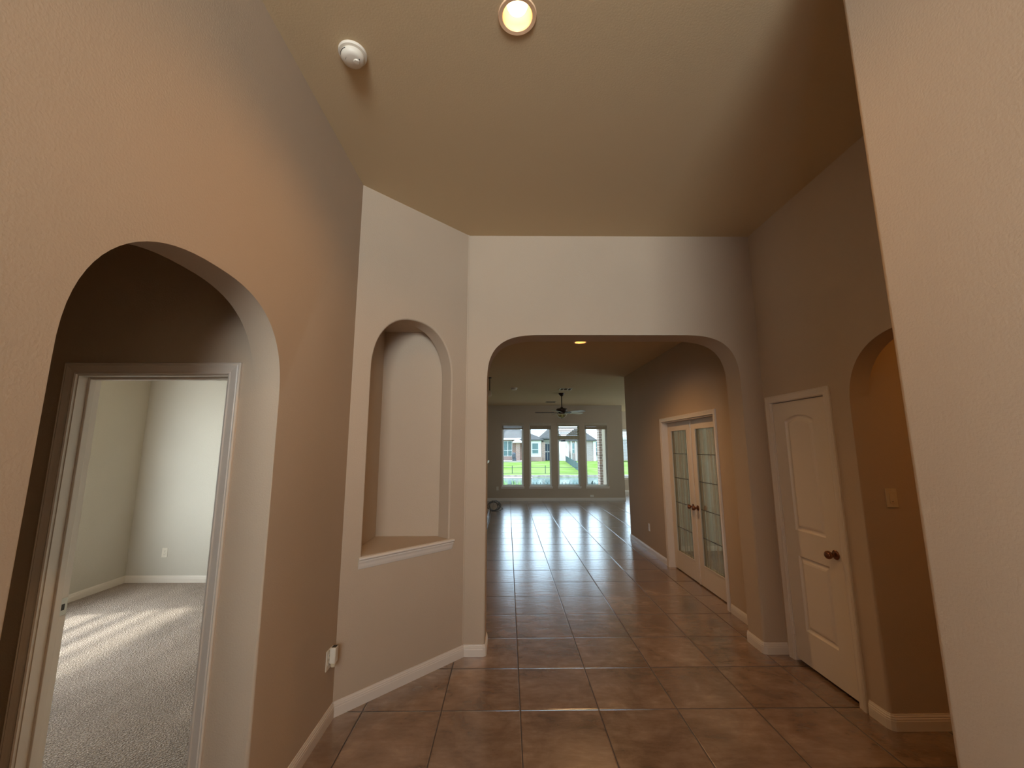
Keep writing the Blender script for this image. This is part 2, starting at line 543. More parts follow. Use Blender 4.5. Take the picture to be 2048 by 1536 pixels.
# ------------------------------------------------------------------ floor + ceilings
T = .508
CH, CL, CB = 3.665, 3.05, 2.74     # foyer, living, small rooms
mb = MB(); mb.box(-3.0, 2.40, -3.55, 2.0, -.12, 0); mb.box(-1.36, 7.6, 2.0, 15.95, -.12, 0); mb.box(2.40, 5.4, 1.5, 2.0, -.12, 0)
struct(mb.build('floor', TILE), 'large square brown mottled ceramic floor tiles with dark grout', 'floor')
mb = MB(); mb.box(-4.9, -1.36, 2.03, 5.6, -.12, .014)
struct(mb.build('floor_bedroom', CARPET), 'beige cut pile carpet of the bedroom behind the left doorway', 'carpet')
mb = MB(); mb.box(2.40, 5.7, 3.9, 6.99, 0.001, .012)
struct(mb.build('floor_study', CARPET), 'beige carpet behind the glass double doors', 'carpet')


def ceiling_with_hole(name, x0, x1, y0, y1, z, c, r, top=.14):
    mb = MB(); bm = mb.bm
    K = 32
    cs = [bm.verts.new((x, y, z)) for x, y in ((x0, y0), (x1, y0), (x1, y1), (x0, y1))]
    ci = [bm.verts.new((c[0] + r * math.cos(2 * PI * (i + .5) / K - 3 * PI / 4 - PI / K), c[1] + r * math.sin(2 * PI * (i + .5) / K - 3 * PI / 4 - PI / K), z)) for i in range(K)]
    for q in range(4):
        a = q * K // 4
        arc = [ci[(a + t) % K] for t in range(K // 4 + 1)]
        bm.faces.new([cs[q], cs[(q + 1) % 4]] + arc[::-1])
    o = mb.build(name, CEILP)
    return struct(o)


ceiling_with_hole('ceiling', -1.24, 2.44, -3.55, 3.87, CH, (.046, 1.62), .078)
ceiling_with_hole('ceiling_living', -1.36, 7.6, 3.80, 15.95, CL, (.96, 5.234), .078)
mb = MB(); mb.box(-1.36, 2.6, -3.6, 3.87, CH + .14, CH + .2); struct(mb.build('ceiling_attic_deck', CEILP))
mb = MB(); mb.box(-1.4, 7.7, 3.87, 16, CL + .14, CL + .2); struct(mb.build('ceiling_attic_deck', CEILP))
mb = MB(); mb.box(-3.0, -1.235, .80, 2.0, CB, CB + .1); struct(mb.build('ceiling_left_hall', CEILP))
mb = MB(); mb.box(-4.95, -1.30, 2.0, 5.6, CB, CB + .1); struct(mb.build('ceiling_bedroom', CEILP))
mb = MB(); mb.box(2.43, 5.3, 1.5, 3.7, CB, CB + .1); struct(mb.build('ceiling_right_hall', CEILP))
mb = MB(); mb.box(2.42, 5.75, 3.86, 7.1, CB, CB + .1); struct(mb.build('ceiling_study', CEILP))

# ------------------------------------------------------------------ foyer walls
YA0, YA1 = .982, 1.977
# left wall with its deep arch  (u = Y, v = Z)
arch = arc_se((YA0 + YA1) / 2, 1.887, (YA1 - YA0) / 2, .470, 2.5, PI, 0, 40)
out = [(-2.3, 0), (YA0, 0)] + arch + [(YA1, 0), (2.88, 0), (2.88, CH), (-2.3, CH)]
inA = lambda p: YA0 - .001 <= p[0] <= YA1 + .001 and p[1] < 2.4
wall_prism('wall_left', out, (-1.105, 0, 0), (0, 1, 0), (0, 0, 1), (-1, 0, 0), .13, inA, .02, flush=YA1)

mb = MB()
mb.box(-1.235, -1.105, -3.55, -3.35, 0, CH); mb.box(-1.235, -1.105, -3.35, -2.3, 0, .45); mb.box(-1.235, -1.105, -3.35, -2.3, 2.25, CH)
struct(mb.build('wall_left_entry', PAINT))

# diagonal wall with the arched niche opening (hole): built as left pier, right pier, apron and head in one mesh
DU = Vector((.745, .755, 0)).normalized(); DN = Vector((-DU.y, DU.x, 0))
P0 = Vector((-1.105, 2.875, 0)); DL = 1.058; DT = .148
mb = MB(); bm = mb.bm
S0, S1, ZN0, ZS, ZT = .145, .885, .935, 2.24, 2.70
na = arc_se((S0 + S1) / 2, ZS, (S1 - S0) / 2, ZT - ZS, 2.25, PI, 0, 32)
hole = [(S0, ZN0)] + na + [(S1, ZN0)]
rect_bits = []
front, back = [], []


def dpt(s, z, d=0): return P0 + DU * s + DN * d + Vector((0, 0, z))


hf = [bm.verts.new(dpt(*p)) for p in hole]
hb = [bm.verts.new(dpt(*p, DT)) for p in hole]
for H, d in ((hf, 0), (hb, DT)):
    bl, br, tr, tl = [bm.verts.new(dpt(*p, d)) for p in ((0, 0), (DL, 0), (DL, CH), (0, CH))]
    m_ = 1 + 16
    bm.faces.new([bl, br, H[-1], H[0]])                       # apron
    bm.faces.new([bl, H[0]] + H[1:m_ + 1] + [tl])              # left
    bm.faces.new([tl, H[m_]] + H[m_ + 1:] + [br, tr])          # right
    if d == 0: fr = (bl, br, tr, tl)
    else: bk = (bl, br, tr, tl)
for i in range(4):
    j = (i + 1) % 4
    bm.faces.new((fr[i], fr[j], bk[j], bk[i]))
k = len(hf)
jamb_e = []
for i in range(k):
    j = (i + 1) % k
    bm.faces.new((hf[i], hf[j], hb[j], hb[i]))
    if i < k - 1:
        jamb_e.append(bm.edges.get((hf[i], hf[j])))
        jamb_e.append(bm.edges.get((hb[i], hb[j])))
bmesh.ops.recalc_face_normals(bm, faces=bm.faces)
bmesh.ops.bevel(bm, geom=jamb_e, offset=.014, segments=4, profile=.5, affect='EDGES', clamp_overlap=True)
struct(mb.build('wall_diagonal', PAINT, smooth=35, wn=True), 'angled beige wall holding the arched niche', 'wall')
# niche box behind the opening
mb = MB()
mb.box(-1.235, -1.115, 2.88, 3.74, 0, CH)
mb.box(-1.235, -.36, 3.62, 3.74, 0, CH)
mb.prism([(-1.2, 2.96), (-.42, 3.74), (-1.2, 3.74)], (0, 0, 2.712), (1, 0, 0), (0, 1, 0), (0, 0, 1), .1)
struct(mb.build('wall_niche', PAINT), 'inner faces of the arched niche', 'wall')
mb = MB()
LP = [P0 + DU * .146, P0 + DU * .884, P0 + DU * .884 + DN * DT, Vector((-.58, 3.618, 0)), Vector((-1.113, 3.618, 0)), P0 + DU * .146 + DN * DT]
LP[5].x = max(LP[5].x, -1.113)
mb.prism([(p.x, p.y) for p in LP], (0, 0, .862), (1, 0, 0), (0, 1, 0), (0, 0, 1), .075)
struct(mb.build('trim_1', PAINT), 'beige ledge inside the niche', 'ledge')

# niche sill moulding
mb = MB()
prof = [(0, .935), (.022, .935), (.030, .930), (.031, .921), (.026, .916), (.019, .912), (.020, .904), (.014, .890), (.010, .872), (.004, .855), (0, .853)]
sA, sB = .122, .918
rs = []
for s in (sA, sB):
    rs.append([P0 + DU * (s + (d * .35 if s == sB else -d * .35)) - DN * d + Vector((0, 0, z)) for d, z in prof])
mb.rings(rs, True, True, True)
struct(mb.build('trim_2', TRIM, bevel=.0015), 'white moulded sill under the arched niche', 'sill')

# front wall with wide arch   (u = X, v = Z)
XA0, XA1 = -.185, 2.108
out = [(-.40, 0), (XA0, 0)] + arc_se(XA0 + .55, 2.193, .55, .50, 3.2, PI, PI / 2, 24) + arc_se(XA1 - .55, 2.193, .55, .50, 3.2, PI / 2, 0, 24) + [(XA1, 0), (2.44, 0), (2.44, CH), (-.40, CH)]
inF = lambda p: XA0 - .001 <= p[0] <= XA1 + .001 and p[1] < 2.75
wall_prism('wall_front', out, (0, 3.63, 0), (1, 0, 0), (0, 0, 1), (0, 1, 0), .235, inF, .022)

# right wall: closet door opening and hallway arch  (u = Y)
YR0, YR1 = 1.716, 2.711
arch = arc_se((YR0 + YR1) / 2, 1.907, (YR1 - YR0) / 2, .480, 2.5, PI, 0, 40)
out = [(1.24, 0), (YR0, 0)] + arch + [(YR1, 0), (2.915, 0), (2.915, 2.06), (3.545, 2.06), (3.545, 0), (3.64, 0), (3.64, CH), (1.24, CH)]
inR = lambda p: YR0 - .001 <= p[0] <= YR1 + .001 and p[1] < 2.45
wall_prism('wall_right', out, (2.3, 0, 0), (0, 1, 0), (0, 0, 1), (1, 0, 0), .13, inR, .022, flush=YR1)

# near right wall block
mb = MB()
a, b = mb.prism([(1.2, -3.55), (1.2, 1.236), (2.44, 1.236), (2.44, -3.55)], (0, 0, 0), (1, 0, 0), (0, 1, 0), (0, 0, 1), CH)
e = mb.bm.edges.get((a[1], b[1])) or [x for x in mb.bm.edges if a[1] in x.verts and b[1] in x.verts][0]
bmesh.ops.bevel(mb.bm, geom=[e], offset=.024, segments=5, profile=.5, affect='EDGES')
struct(mb.build('wall_near_right', PAINT, smooth=35, wn=True), 'textured beige wall close to the camera on the right', 'wall')

# entry wall behind the camera: doorway and transom
mb = MB()
mb.box(-1.24, -.95, -3.55, -3.4, 0, CH); mb.box(1.05, 1.24, -3.55, -3.4, 0, CH)
mb.box(-.95, 1.05, -3.55, -3.4, 2.10, 2.30); mb.box(-.95, 1.05, -3.55, -3.4, 3.35, CH)
mb.box(-.95, -.40, -3.55, -3.4, 0, 2.10); mb.box(.50, 1.05, -3.55, -3.4, 0, 2.10)
struct(mb.build('wall_entry', PAINT))

# ---- left hall + bedroom walls
XD0, XD1 = -2.095, -1.345      # door opening in the frontal wall
mb = MB()
mb.box(-3.0, XD0, 1.977, 2.09, 0, CB); mb.box(XD1, -1.235, 1.977, 2.09, 0, CB); mb.box(XD0, XD1, 1.977, 2.09, 2.035, CB)
struct(mb.build('wall_left_hall', PAINT), 'short wall around the bedroom doorway seen through the left arch', 'wall')
mb = MB(); mb.box(-3.1, -1.235, .80, .90, 0, CB); mb.box(-3.1, -3.0, .80, 2.09, 0, CB)
struct(mb.build('wall_left_hall_end', PAINT))
mb = MB(); mb.box(-4.95, -1.30, 5.484, 5.6, 0, CB)
struct(mb.build('wall_bedroom_back', BEDP), 'bedroom back wall beyond the carpet', 'wall')
mb = MB()
BY0, BY1, BZ0, BZ1 = 2.90, 4.42, .60, 2.15
mb.box(-4.93, -4.79, 2.09, BY0, 0, CB); mb.box(-4.93, -4.79, BY1, 5.484, 0, CB)
mb.box(-4.93, -4.79, BY0, BY1, 0, BZ0); mb.box(-4.93, -4.79, BY0, BY1, BZ1, CB)
struct(mb.build('wall_bedroom_side', BEDP))
mb = MB(); mb.box(-4.93, -3.0, 1.99, 2.09, 0, CB)
struct(mb.build('wall_bedroom_front', BEDP))
mb = MB(); mb.box(-1.36, -1.24, 2.09, 5.484, 0, CB)
struct(mb.build('wall_bedroom_right', BEDP))

# ---- right hallway + closet
mb = MB(); mb.box(2.43, 5.2, 2.711, 2.80, 0, CB); struct(mb.build('wall_right_hall', PAINT), 'warmly lit hallway wall behind the right arch', 'wall')
mb = MB(); mb.box(2.43, 5.3, 1.52, 1.62, 0, CB); mb.box(5.2, 5.3, 1.62, 2.80, 0, CB); struct(mb.build('wall_right_hall_end', PAINT))
mb = MB(); mb.box(3.1, 3.2, 2.80, 3.64, 0, CB); struct(mb.build('wall_closet', PAINT))

# ---- hall right wall with double doors, study
YF0, YF1, ZF = 4.535, 6.105, 2.035
mb = MB()
mb.box(2.3, 2.425, 3.86, YF0, 0, CL); mb.box(2.3, 2.425, YF1, 7.94, 0, CL); mb.box(2.3, 2.425, YF0, YF1, ZF, CL)
struct(mb.build('wall_hall_right', PAINT), 'hall wall holding the glass double doors', 'wall')
mb = MB(); mb.box(2.425, 5.7, 6.95, 7.05, 0, CB); mb.box(2.44, 5.7, 3.64, 3.75, 0, CB)
mb.box(5.6, 5.7, 3.75, 4.5, 0, CB); mb.box(5.6, 5.7, 6.3, 6.95, 0, CB); mb.box(5.6, 5.7, 4.5, 6.3, 0, .7); mb.box(5.6, 5.7, 4.5, 6.3, 2.2, CB)
struct(mb.build('wall_study', BEDP))
mb = MB(); mb.box(2.425, 7.6, 7.84, 7.94, 0, CL); mb.box(7.5, 7.6, 7.94, 9.5, 0, CL); mb.box(7.5, 7.6, 12.5, 13.85, 0, CL); mb.box(7.5, 7.6, 15.35, 15.8, 0, CL); mb.box(7.5, 7.6, 13.85, 15.35, 0, .75); mb.box(7.5, 7.6, 13.85, 15.35, 2.35, CL); mb.box(7.5, 7.6, 9.5, 12.5, 0, .75); mb.box(7.5, 7.6, 9.5, 12.5, 2.35, CL)
struct(mb.build('wall_kitchen', PAINT))
mb = MB(); mb.box(-1.42, -1.30, 3.75, 13.45, 0, CL); mb.box(-1.30, -.40, 3.74, 3.865, 0, CL)
struct(mb.build('wall_living_left', PAINT))

# ---- far wall with four tall windows
WIN = [(-.185, .520), (.712, 1.428), (1.630, 2.348), (2.530, 3.255)]
WZ0, WZ1 = .44, 2.46
mb = MB()
xs = [-1.42] + [v for w in WIN for v in w] + [3.77]
for i in range(0, len(xs), 2):
    mb.box(xs[i], xs[i + 1], 13.45, 13.60, 0, CL)
for w in WIN:
    mb.box(w[0], w[1], 13.45, 13.60, 0, WZ0); mb.box(w[0], w[1], 13.45, 13.60, WZ1, CL)
bmesh.ops.remove_doubles(mb.bm, verts=mb.bm.verts, dist=.0001)
struct(mb.build('wall_far', PAINT), 'far living room wall with four tall windows', 'wall')
mb = MB()
mb.box(3.65, 3.77, 13.6, 15.9, 0, CL)
NX0, NX1, NZ0, NZ1 = 4.15, 5.75, .54, 2.36
mb.box(3.77, NX0, 15.8, 15.93, 0, CL); mb.box(NX1, 7.6, 15.8, 15.93, 0, CL)
mb.box(NX0, NX1, 15.8, 15.93, 0, NZ0); mb.box(NX0, NX1, 15.8, 15.93, NZ1, CL)
struct(mb.build('wall_nook', PAINT), 'breakfast nook wall beyond the far wall', 'wall')


# ------------------------------------------------------------------ windows
def window(idx, x0, x1, z0, z1, y, label, sill=True, split=None):
    t = thing('window_%d' % idx, label, 'window', (0.5 * (x0 + x1), y, z0), kind='structure')
    f = MB(); w = .038; ya, yb = y + .075, y + .125
    f.box(x0, x1, ya, yb, z0, z0 + w); f.box(x0, x1, ya, yb, z1 - w, z1)
    f.box(x0, x0 + w, ya, yb, z0 + w, z1 - w); f.box(x1 - w, x1, ya, yb, z0 + w, z1 - w)
    f.build('window_frame', VINYL, t, bevel=.004)
    f = MB()
    w2 = w + .018
    f.box(x0 + w, x1 - w, ya - .014, ya - .001, z0 + w, z0 + w2); f.box(x0 + w, x1 - w, ya - .014, ya - .001, z1 - w2, z1 - w)
    f.box(x0 + w, x0 + w2, ya - .014, ya - .001, z0 + w2, z1 - w2); f.box(x1 - w2, x1 - w, ya - .014, ya - .001, z0 + w2, z1 - w2)
    f.build('glazing_bead', VINYL, t)
    p = MB(); p.box(x0 + w, x1 - w, ya + .018, ya + .024, z0 + w, z1 - w)
    p.build('window_pane', GLASS, t)
    if sill:
        s = MB(); s.box(x0 - .028, x1 + .028, y - .035, y + .075, z0 - .018, z0 + .001); s.box(x0 - .018, x1 + .018, y - .014, y, z0 - .062, z0 - .018)
        s.build('window_sill', TRIM, t, bevel=.003)
    return t


lab = ['first tall living room window from the left, a grey roofed house and grill outside',
       'second tall living room window from the left, white house bay outside',
       'third tall living room window from the left, slanting fence outside',
       'fourth tall living room window from the left, brick column outside']
for i, w in enumerate(WIN):
    window(i + 1, w[0], w[1], WZ0, WZ1, 13.45, lab[i])
window(5, NX0, NX1, NZ0, NZ1, 15.8, 'breakfast nook window seen in the gap beyond the far wall')


def blind(x0, x1, y, ztop, zbot, nsl, zs, label, mat, valmat, sag=0.0, tilt=0.2, stack=None, group=None, botmat=None, gaps=0):
    """zs : (first,last) slat heights; stack: (z0,z1) packed slats"""
    t = thing('window_blind', label, 'blind', ((x0 + x1) / 2, y, zbot), group=group)
    v = MB(); v.box(x0 - .012, x1 + .012, y - .04, y - .028, ztop - .065, ztop + .02); v.box(x0, x1, y - .028, y + .02, ztop - .035, ztop)
    v.build('valance', VALM if valmat is BLINDW else valmat, t, bevel=.002)
    s = MB()
    for k in range(nsl):
        z = zs[0] + (zs[1] - zs[0]) * k / max(1, nsl - 1)
        dz = random.uniform(-sag, sag)
        h = .024 * math.sin(tilt)
        c = .024 * math.cos(tilt)
        a = [(x0 + .006, y - c, z - h), (x0 + .006, y + c, z + h), (x1 - .006, y + c, z + h + dz), (x1 - .006, y - c, z - h + dz)]
        b = [(p[0], p[1], p[2] + .003) for p in a]
        s.rings([a, b], True, True, True)
    if stack:
        n = int((stack[1] - stack[0]) / .0075)
        for k in range(n):
            z = stack[0] + .0075 * k
            j = random.uniform(-.003, .003)
            s.box(x0 + .006, x1 - .006, y - .024 + j, y + .024 + j, z, z + (.0042 if gaps and k % gaps == gaps - 1 else .0074))
    s.build('slats', mat, t)
    b = MB(); b.box(x0 + .004, x1 - .004, y - .026, y + .026, zbot - .02, zbot)
    b.build('bottom_rail', botmat or mat, t, bevel=.003)
    for xx in (x0 + .12, x1 - .12):
        l = MB(); l.box(xx - .0015, xx + .0015, y - .027, y - .025, zbot, ztop - .03)
        l.build('ladder_cord', mat, t)
    return t


yb = 13.475
blind(-.180, .515, yb, 2.452, 2.285, 3, (2.43, 2.405), 'brown blind raised unevenly with gaps between slats, first tall window from the left', BLINDW, BLINDW, sag=.016, tilt=.35, group='living room window blinds', stack=(2.286, 2.42), gaps=4)
blind(.717, 1.423, yb, 2.452, 2.285, 0, (2.4, 2.3), 'brown blind raised in a tight stack, second tall window from the left', BLINDW, BLINDW, stack=(2.286, 2.42), group='living room window blinds')
t3 = blind(1.635, 2.343, yb, 2.452, 1.955, 8, (2.42, 2.10), 'blind hanging partly lowered with open slats, sky light painted into their paler tone, third tall window from the left', BLINDSKY, BLINDW, stack=(1.957, 2.06), group='living room window blinds', tilt=.55, botmat=BLINDW)
blind(2.535, 3.250, yb, 2.452, 2.285, 0, (2.42, 2.385), 'brown blind raised in a stack, fourth tall window from the left', BLINDW, BLINDW, stack=(2.286, 2.42), gaps=8, group='living room window blinds')
blind(NX0 + .005, NX1 - .005, 15.83, 2.345, 1.16, 25, (2.29, 1.20), 'white slatted blind half lowered in the breakfast nook window', BLINDN, BLINDN, tilt=.55, botmat=SLOT)


# ------------------------------------------------------------------ baseboards
def baseboard(name, pts, h=.088, label=None):
    prof = [(0, 0), (.014, 0), (.014, h * .60), (.0125, h * .64), (.0125, h * .74), (.0095, h * .78), (.0095, h * .86), (.006, h * .93), (.005, h), (0, h)]
    P = [Vector((p[0], p[1], 0)) for p in pts]
    rs = []
    for i, p in enumerate(P):
        d0 = (P[i] - P[i - 1]).normalized() if i else None
        d1 = (P[i + 1] - P[i]).normalized() if i < len(P) - 1 else None
        if d0 is None: d0 = d1
        if d1 is None: d1 = d0
        n0 = Vector((d0.y, -d0.x, 0)); n1 = Vector((d1.y, -d1.x, 0))
        m = (n0 + n1).normalized(); m = m / max(.3, m.dot(n0))
        rs.append([p + m * a + Vector((0, 0, z)) for a, z in prof])
    mb = MB(); mb.rings(rs, True, True, True)
    return struct(mb.build(name, TRIM), label, 'baseboard')


c = .014
baseboard('baseboard_left', [(-1.291, 1.977), (-1.105 - .02, 1.977), (-1.105 - .006, 1.977 + .006), (-1.105, 1.977 + .02), (-1.105, 2.875), (-.36, 3.63), (XA0 - .02, 3.63), (XA0 - .006, 3.636), (XA0, 3.65), (XA0, 3.845), (XA0 - .006, 3.859), (XA0 - .02, 3.865), (-1.3, 3.865), (-1.3, 9.6)], label='white baseboard along the left, diagonal and front walls')
baseboard('baseboard_left.001', [(-1.105, -3.4), (-1.105, .982)])
baseboard('baseboard_hall_right', [(2.3, 7.94), (2.3, 6.168)], label='white baseboard beyond the glass doors')
baseboard('baseboard_right', [(2.3, 4.472), (2.3, 3.865), (XA1 + .02, 3.865), (XA1 + .006, 3.859), (XA1, 3.845), (XA1, 3.652), (XA1 + .007, 3.637), (XA1 + .022, 3.63), (2.3, 3.63)], label='white baseboard wrapping the right pier of the wide arch')
baseboard('baseboard_hall_arch', [(2.3, 2.852), (2.3, 2.733), (2.3 + .007, 2.718), (2.3 + .022, 2.711), (5.2, 2.711)], label='white baseboard rounding into the right hallway')
baseboard('baseboard_far', [(-1.3, 13.45), (3.77, 13.45), (3.77, 15.8), (7.5, 15.8)], label='white baseboard under the four tall windows')
bb = baseboard('baseboard_bedroom', [(-4.79, 2.09), (-4.79, 5.484), (-1.36, 5.484)], label='white baseboard in the bedroom')
bb.location.z = .01
baseboard('baseboard_study', [(2.425, 6.95), (5.6, 6.95)])

# ------------------------------------------------------------------ door casings and doors
CAS = [(0, 0), (0, .011), (.006, .014), (.012, .012), (.020, .013), (.034, .016), (.042, .018), (.047, .016), (.052, .018), (.057, .012), (.057, 0)]


def casing(parent, u0, u1, z1, org, u, n, z0=0.0, mat=TRIM, name='casing'):
    o = Vector(org); u = Vector(u); n = Vector(n); Z = Vector((0, 0, 1))
    rs = []
    for a, d in CAS:
        rs.append([o + u * (u0 - a) + Z * z0 + n * d, o + u * (u0 - a) + Z * (z1 + a) + n * d, o + u * (u1 + a) + Z * (z1 + a) + n * d, o + u * (u1 + a) + Z * z0 + n * d])
    mb = MB(); mb.rings(rs, False)
    mb.bm.faces.ensure_lookup_table()
    return mb.build(name, mat, parent)


# bedroom doorway (open, no leaf in view)
dr = thing('door_1', 'white cased bedroom doorway standing open, seen through the left arch', 'doorway', (-1.72, 1.977, 0), kind='structure')
casing(dr, -2.083, -1.352, 2.028, (0, 1.977, 0), (1, 0, 0), (0, -1, 0))
mb = MB()
mb.box(-2.095, -2.078, 1.977, 2.09, 0, 2.04); mb.box(-1.362, -1.345, 1.977, 2.09, 0, 2.04); mb.box(-2.078, -1.362, 1.977, 2.09, 2.022, 2.04)
mb.build('door_jamb', TRIM, dr)
mb = MB()
mb.box(-2.078, -2.066, 2.022, 2.052, .014, 2.022); mb.box(-1.374, -1.362, 2.022, 2.052, .014, 2.022); mb.box(-2.066, -1.374, 2.022, 2.052, 2.010, 2.022)
mb.build('door_stop', TRIM, dr, bevel=.002)
mb = MB(); mb.box(-2.078, -2.0755, 2.056, 2.089, .905, .982)
sp = mb.build('strike_plate', STEEL, dr, bevel=.001); sp['label'] = 'satin metal strike plate'
mb = MB(); mb.box(-2.0756, -2.0748, 2.063, 2.077, .928, .955)
mb.build('strike_hole', SLOT, sp)
mb = MB(); mb.box(-2.078, -1.362, 1.99, 2.09, 0, .012); mb.build('threshold', STEEL, dr)


def knob(parent, c, ax, mat=BRONZE, name='knob', sc=1.0):
    """door knob with rosette; ax = outward direction"""
    r = MB(); r.lathe([(.0, 0), (.032 * sc, 0), (.033 * sc, .004), (.027 * sc, .010), (.014 * sc, .013), (.0, .014)], c, ax, 28)
    ro = r.build('rosette', mat, parent, smooth=40)
    k = MB(); k.lathe([(.0095 * sc, .010), (.0095 * sc, .028), (.016 * sc, .032), (.025 * sc, .042), (.0285 * sc, .054), (.026 * sc, .066), (.017 * sc, .074), (.0, .077)], c, ax, 28)
    ko = k.build(name, mat, parent, smooth=50)
    return ko


def panel_rings(mb, outline, org, u, n, steps):
    """outline: CCW list (u,z); steps: list of (inset, depth) ; convex outline insets toward centroid axes"""
    o = Vector(org); u = Vector(u); n = Vector(n); Z = Vector((0, 0, 1))
    u0 = min(p[0] for p in outline); u1 = max(p[0] for p in outline)
    z0 = min(p[1] for p in outline); z1 = max(p[1] for p in outline)
    cu, cz = (u0 + u1) / 2, (z0 + z1) / 2
    hw, hh = (u1 - u0) / 2, (z1 - z0) / 2
    rs = []
    for ins, d in steps:
        fu, fz = (hw - ins) / hw, (hh - ins) / hh
        rs.append([o + u * (cu + (p[0] - cu) * fu) + Z * (cz + (p[1] - cz) * fz) + n * d for p in outline])
    mb.rings(rs, True, False, True)


# closet door (right wall, X = 2.3, hinge on the far side)
dr = thing('door_2', 'closed white two panel closet door with arched upper panel and bronze knob', 'door', (2.3, 3.23, 0), kind='structure')
casing(dr, 2.925, 3.535, 2.052, (2.3, 0, 0), (0, 1, 0), (-1, 0, 0))
mb = MB()
mb.box(2.3, 2.43, 2.915, 2.930, 0, 2.06); mb.box(2.3, 2.43, 3.530, 3.545, 0, 2.06); mb.box(2.3, 2.43, 2.93, 3.53, 2.048, 2.06)
mb.build('door_jamb', TRIM, dr)
LY0, LY1, LZ0, LZ1 = 2.933, 3.527, .022, 2.043
FX = 2.308
mb = MB()
mb.box(FX + .014, FX + .038, LY0, LY1, LZ0, LZ1)
PY0, PY1 = 3.075, 3.392
A0, A1 = 1.022, 1.888       # upper panel, shoulders
B0, B1 = .272, .826


def arc_top(y0, y1, z, rise, k=14):
    return [(y1 + (y0 - y1) * i / k, z + rise * math.sin(PI * i / k) ** .8) for i in range(k + 1)]


up = [(PY0, A0), (PY1, A0)] + arc_top(PY0, PY1, A1, .042)
lo = [(PY0, B0), (PY1, B0), (PY1, B1), (PY0, B1)]
pr = lambda pts: mb.prism(pts, (FX, 0, 0), (0, 1, 0), (0, 0, 1), (1, 0, 0), .0141)
pr([(LY0, LZ0), (PY0, LZ0), (PY0, LZ1), (LY0, LZ1)])
pr([(PY1, LZ0), (LY1, LZ0), (LY1, LZ1), (PY1, LZ1)])
pr([(PY0, LZ0), (PY1, LZ0), (PY1, B0), (PY0, B0)])
pr([(PY0, B1), (PY1, B1), (PY1, A0), (PY0, A0)])
pr([(PY0, LZ1)] + arc_top(PY0, PY1, A1, .042)[::-1] + [(PY1, LZ1)])
st = [(0, 0), (.003, -.005), (.010, -.012), (.018, -.0135), (.024, -.012), (.036, -.005), (.048, -.002)]
for outl in (up, lo):
    panel_rings(mb, outl, (FX, 0, 0), (0, 1, 0), (-1, 0, 0), st)
lf = mb.build('door_leaf', DOORP, dr)
knob(dr, (FX, 3.000, .925), '-X')
for z in (1.82, 1.05, .24):
    h = MB(); h.lathe([(0, 0), (.0065, 0), (.0065, .088), (0, .088)], (2.2955, 3.531, z - .044), 'Z', 12); h.box(2.297, 2.302, 3.515, 3.531, z - .044, z + .044)
    h.build('hinge', TRIM, dr, smooth=40)

# glass double doors (hall right wall)
dr = thing('door_3', 'white double doors with tall reeded glass panes and bronze knobs', 'door', (2.3, 5.32, 0), kind='structure')
casing(dr, 4.545, 6.095, 2.040, (2.3, 0, 0), (0, 1, 0), (-1, 0, 0))
mb = MB()
mb.box(2.3, 2.425, 4.535, 4.552, 0, 2.04); mb.box(2.3, 2.425, 6.088, 6.105, 0, 2.04); mb.box(2.3, 2.425, 4.552, 6.088, 2.028, 2.04)
mb.build('door_jamb', TRIM, dr)
GX = 2.376
for nm, y0, y1, ky in (('a', 5.322, 6.085, 5.385), ('b', 4.555, 5.318, 5.255)):
    g0, g1, z0, z1 = y0 + .112, y1 - .112, .245, 1.922
    mb = MB()
    mb.box(GX, GX + .038, y0, g0, .012, 2.024); mb.box(GX, GX + .038, g1, y1, .012, 2.024)
    mb.box(GX, GX + .038, g0, g1, .012, z0); mb.box(GX, GX + .038, g0, g1, z1, 2.024)
    leaf = mb.build('door_leaf', DOORP, dr, bevel=.0015)
    mb = MB()
    for xx in (GX - .006, GX + .036):
        mb.box(xx, xx + .008, g0, g0 + .018, z0, z1); mb.box(xx, xx + .008, g1 - .018, g1, z0, z1)
        mb.box(xx, xx + .008, g0 + .018, g1 - .018, z0, z0 + .018); mb.box(xx, xx + .008, g0 + .018, g1 - .018, z1 - .018, z1)
    mb.build('glazing_bead', DOORP, leaf, bevel=.002)
    mb = MB(); mb.box(GX + .016, GX + .022, g0, g1, z0, z1)
    gl = mb.build('glass_pane', FGLASS, leaf)
    mb = MB()
    H = z1 - z0
    for q in (.20, .40, .60, .80):
        mb.box(GX + .0145, GX + .0162, g0, g1, z0 + H * q - .0045, z0 + H * q + .0045)
    for yy in (g0 + .085, g1 - .085):
        mb.box(GX + .0145, GX + .0162, yy - .0025, yy + .0025, z0, z1)
    mb.build('etched_lines', ETCH, gl)
    knob(leaf, (GX, ky, .925), '-X')
    knob(leaf, (GX + .038, ky, .925), 'X')
mb = MB(); mb.box(GX - .010, GX, 5.300, 5.338, .012, 2.024); mb.build('astragal', TRIM, dr, bevel=.003)
mb = MB(); mb.box(GX - .012, GX + .01, 5.312, 5.330, 1.93, 1.99); mb.build('flush_bolt', STEEL, dr, bevel=.002)

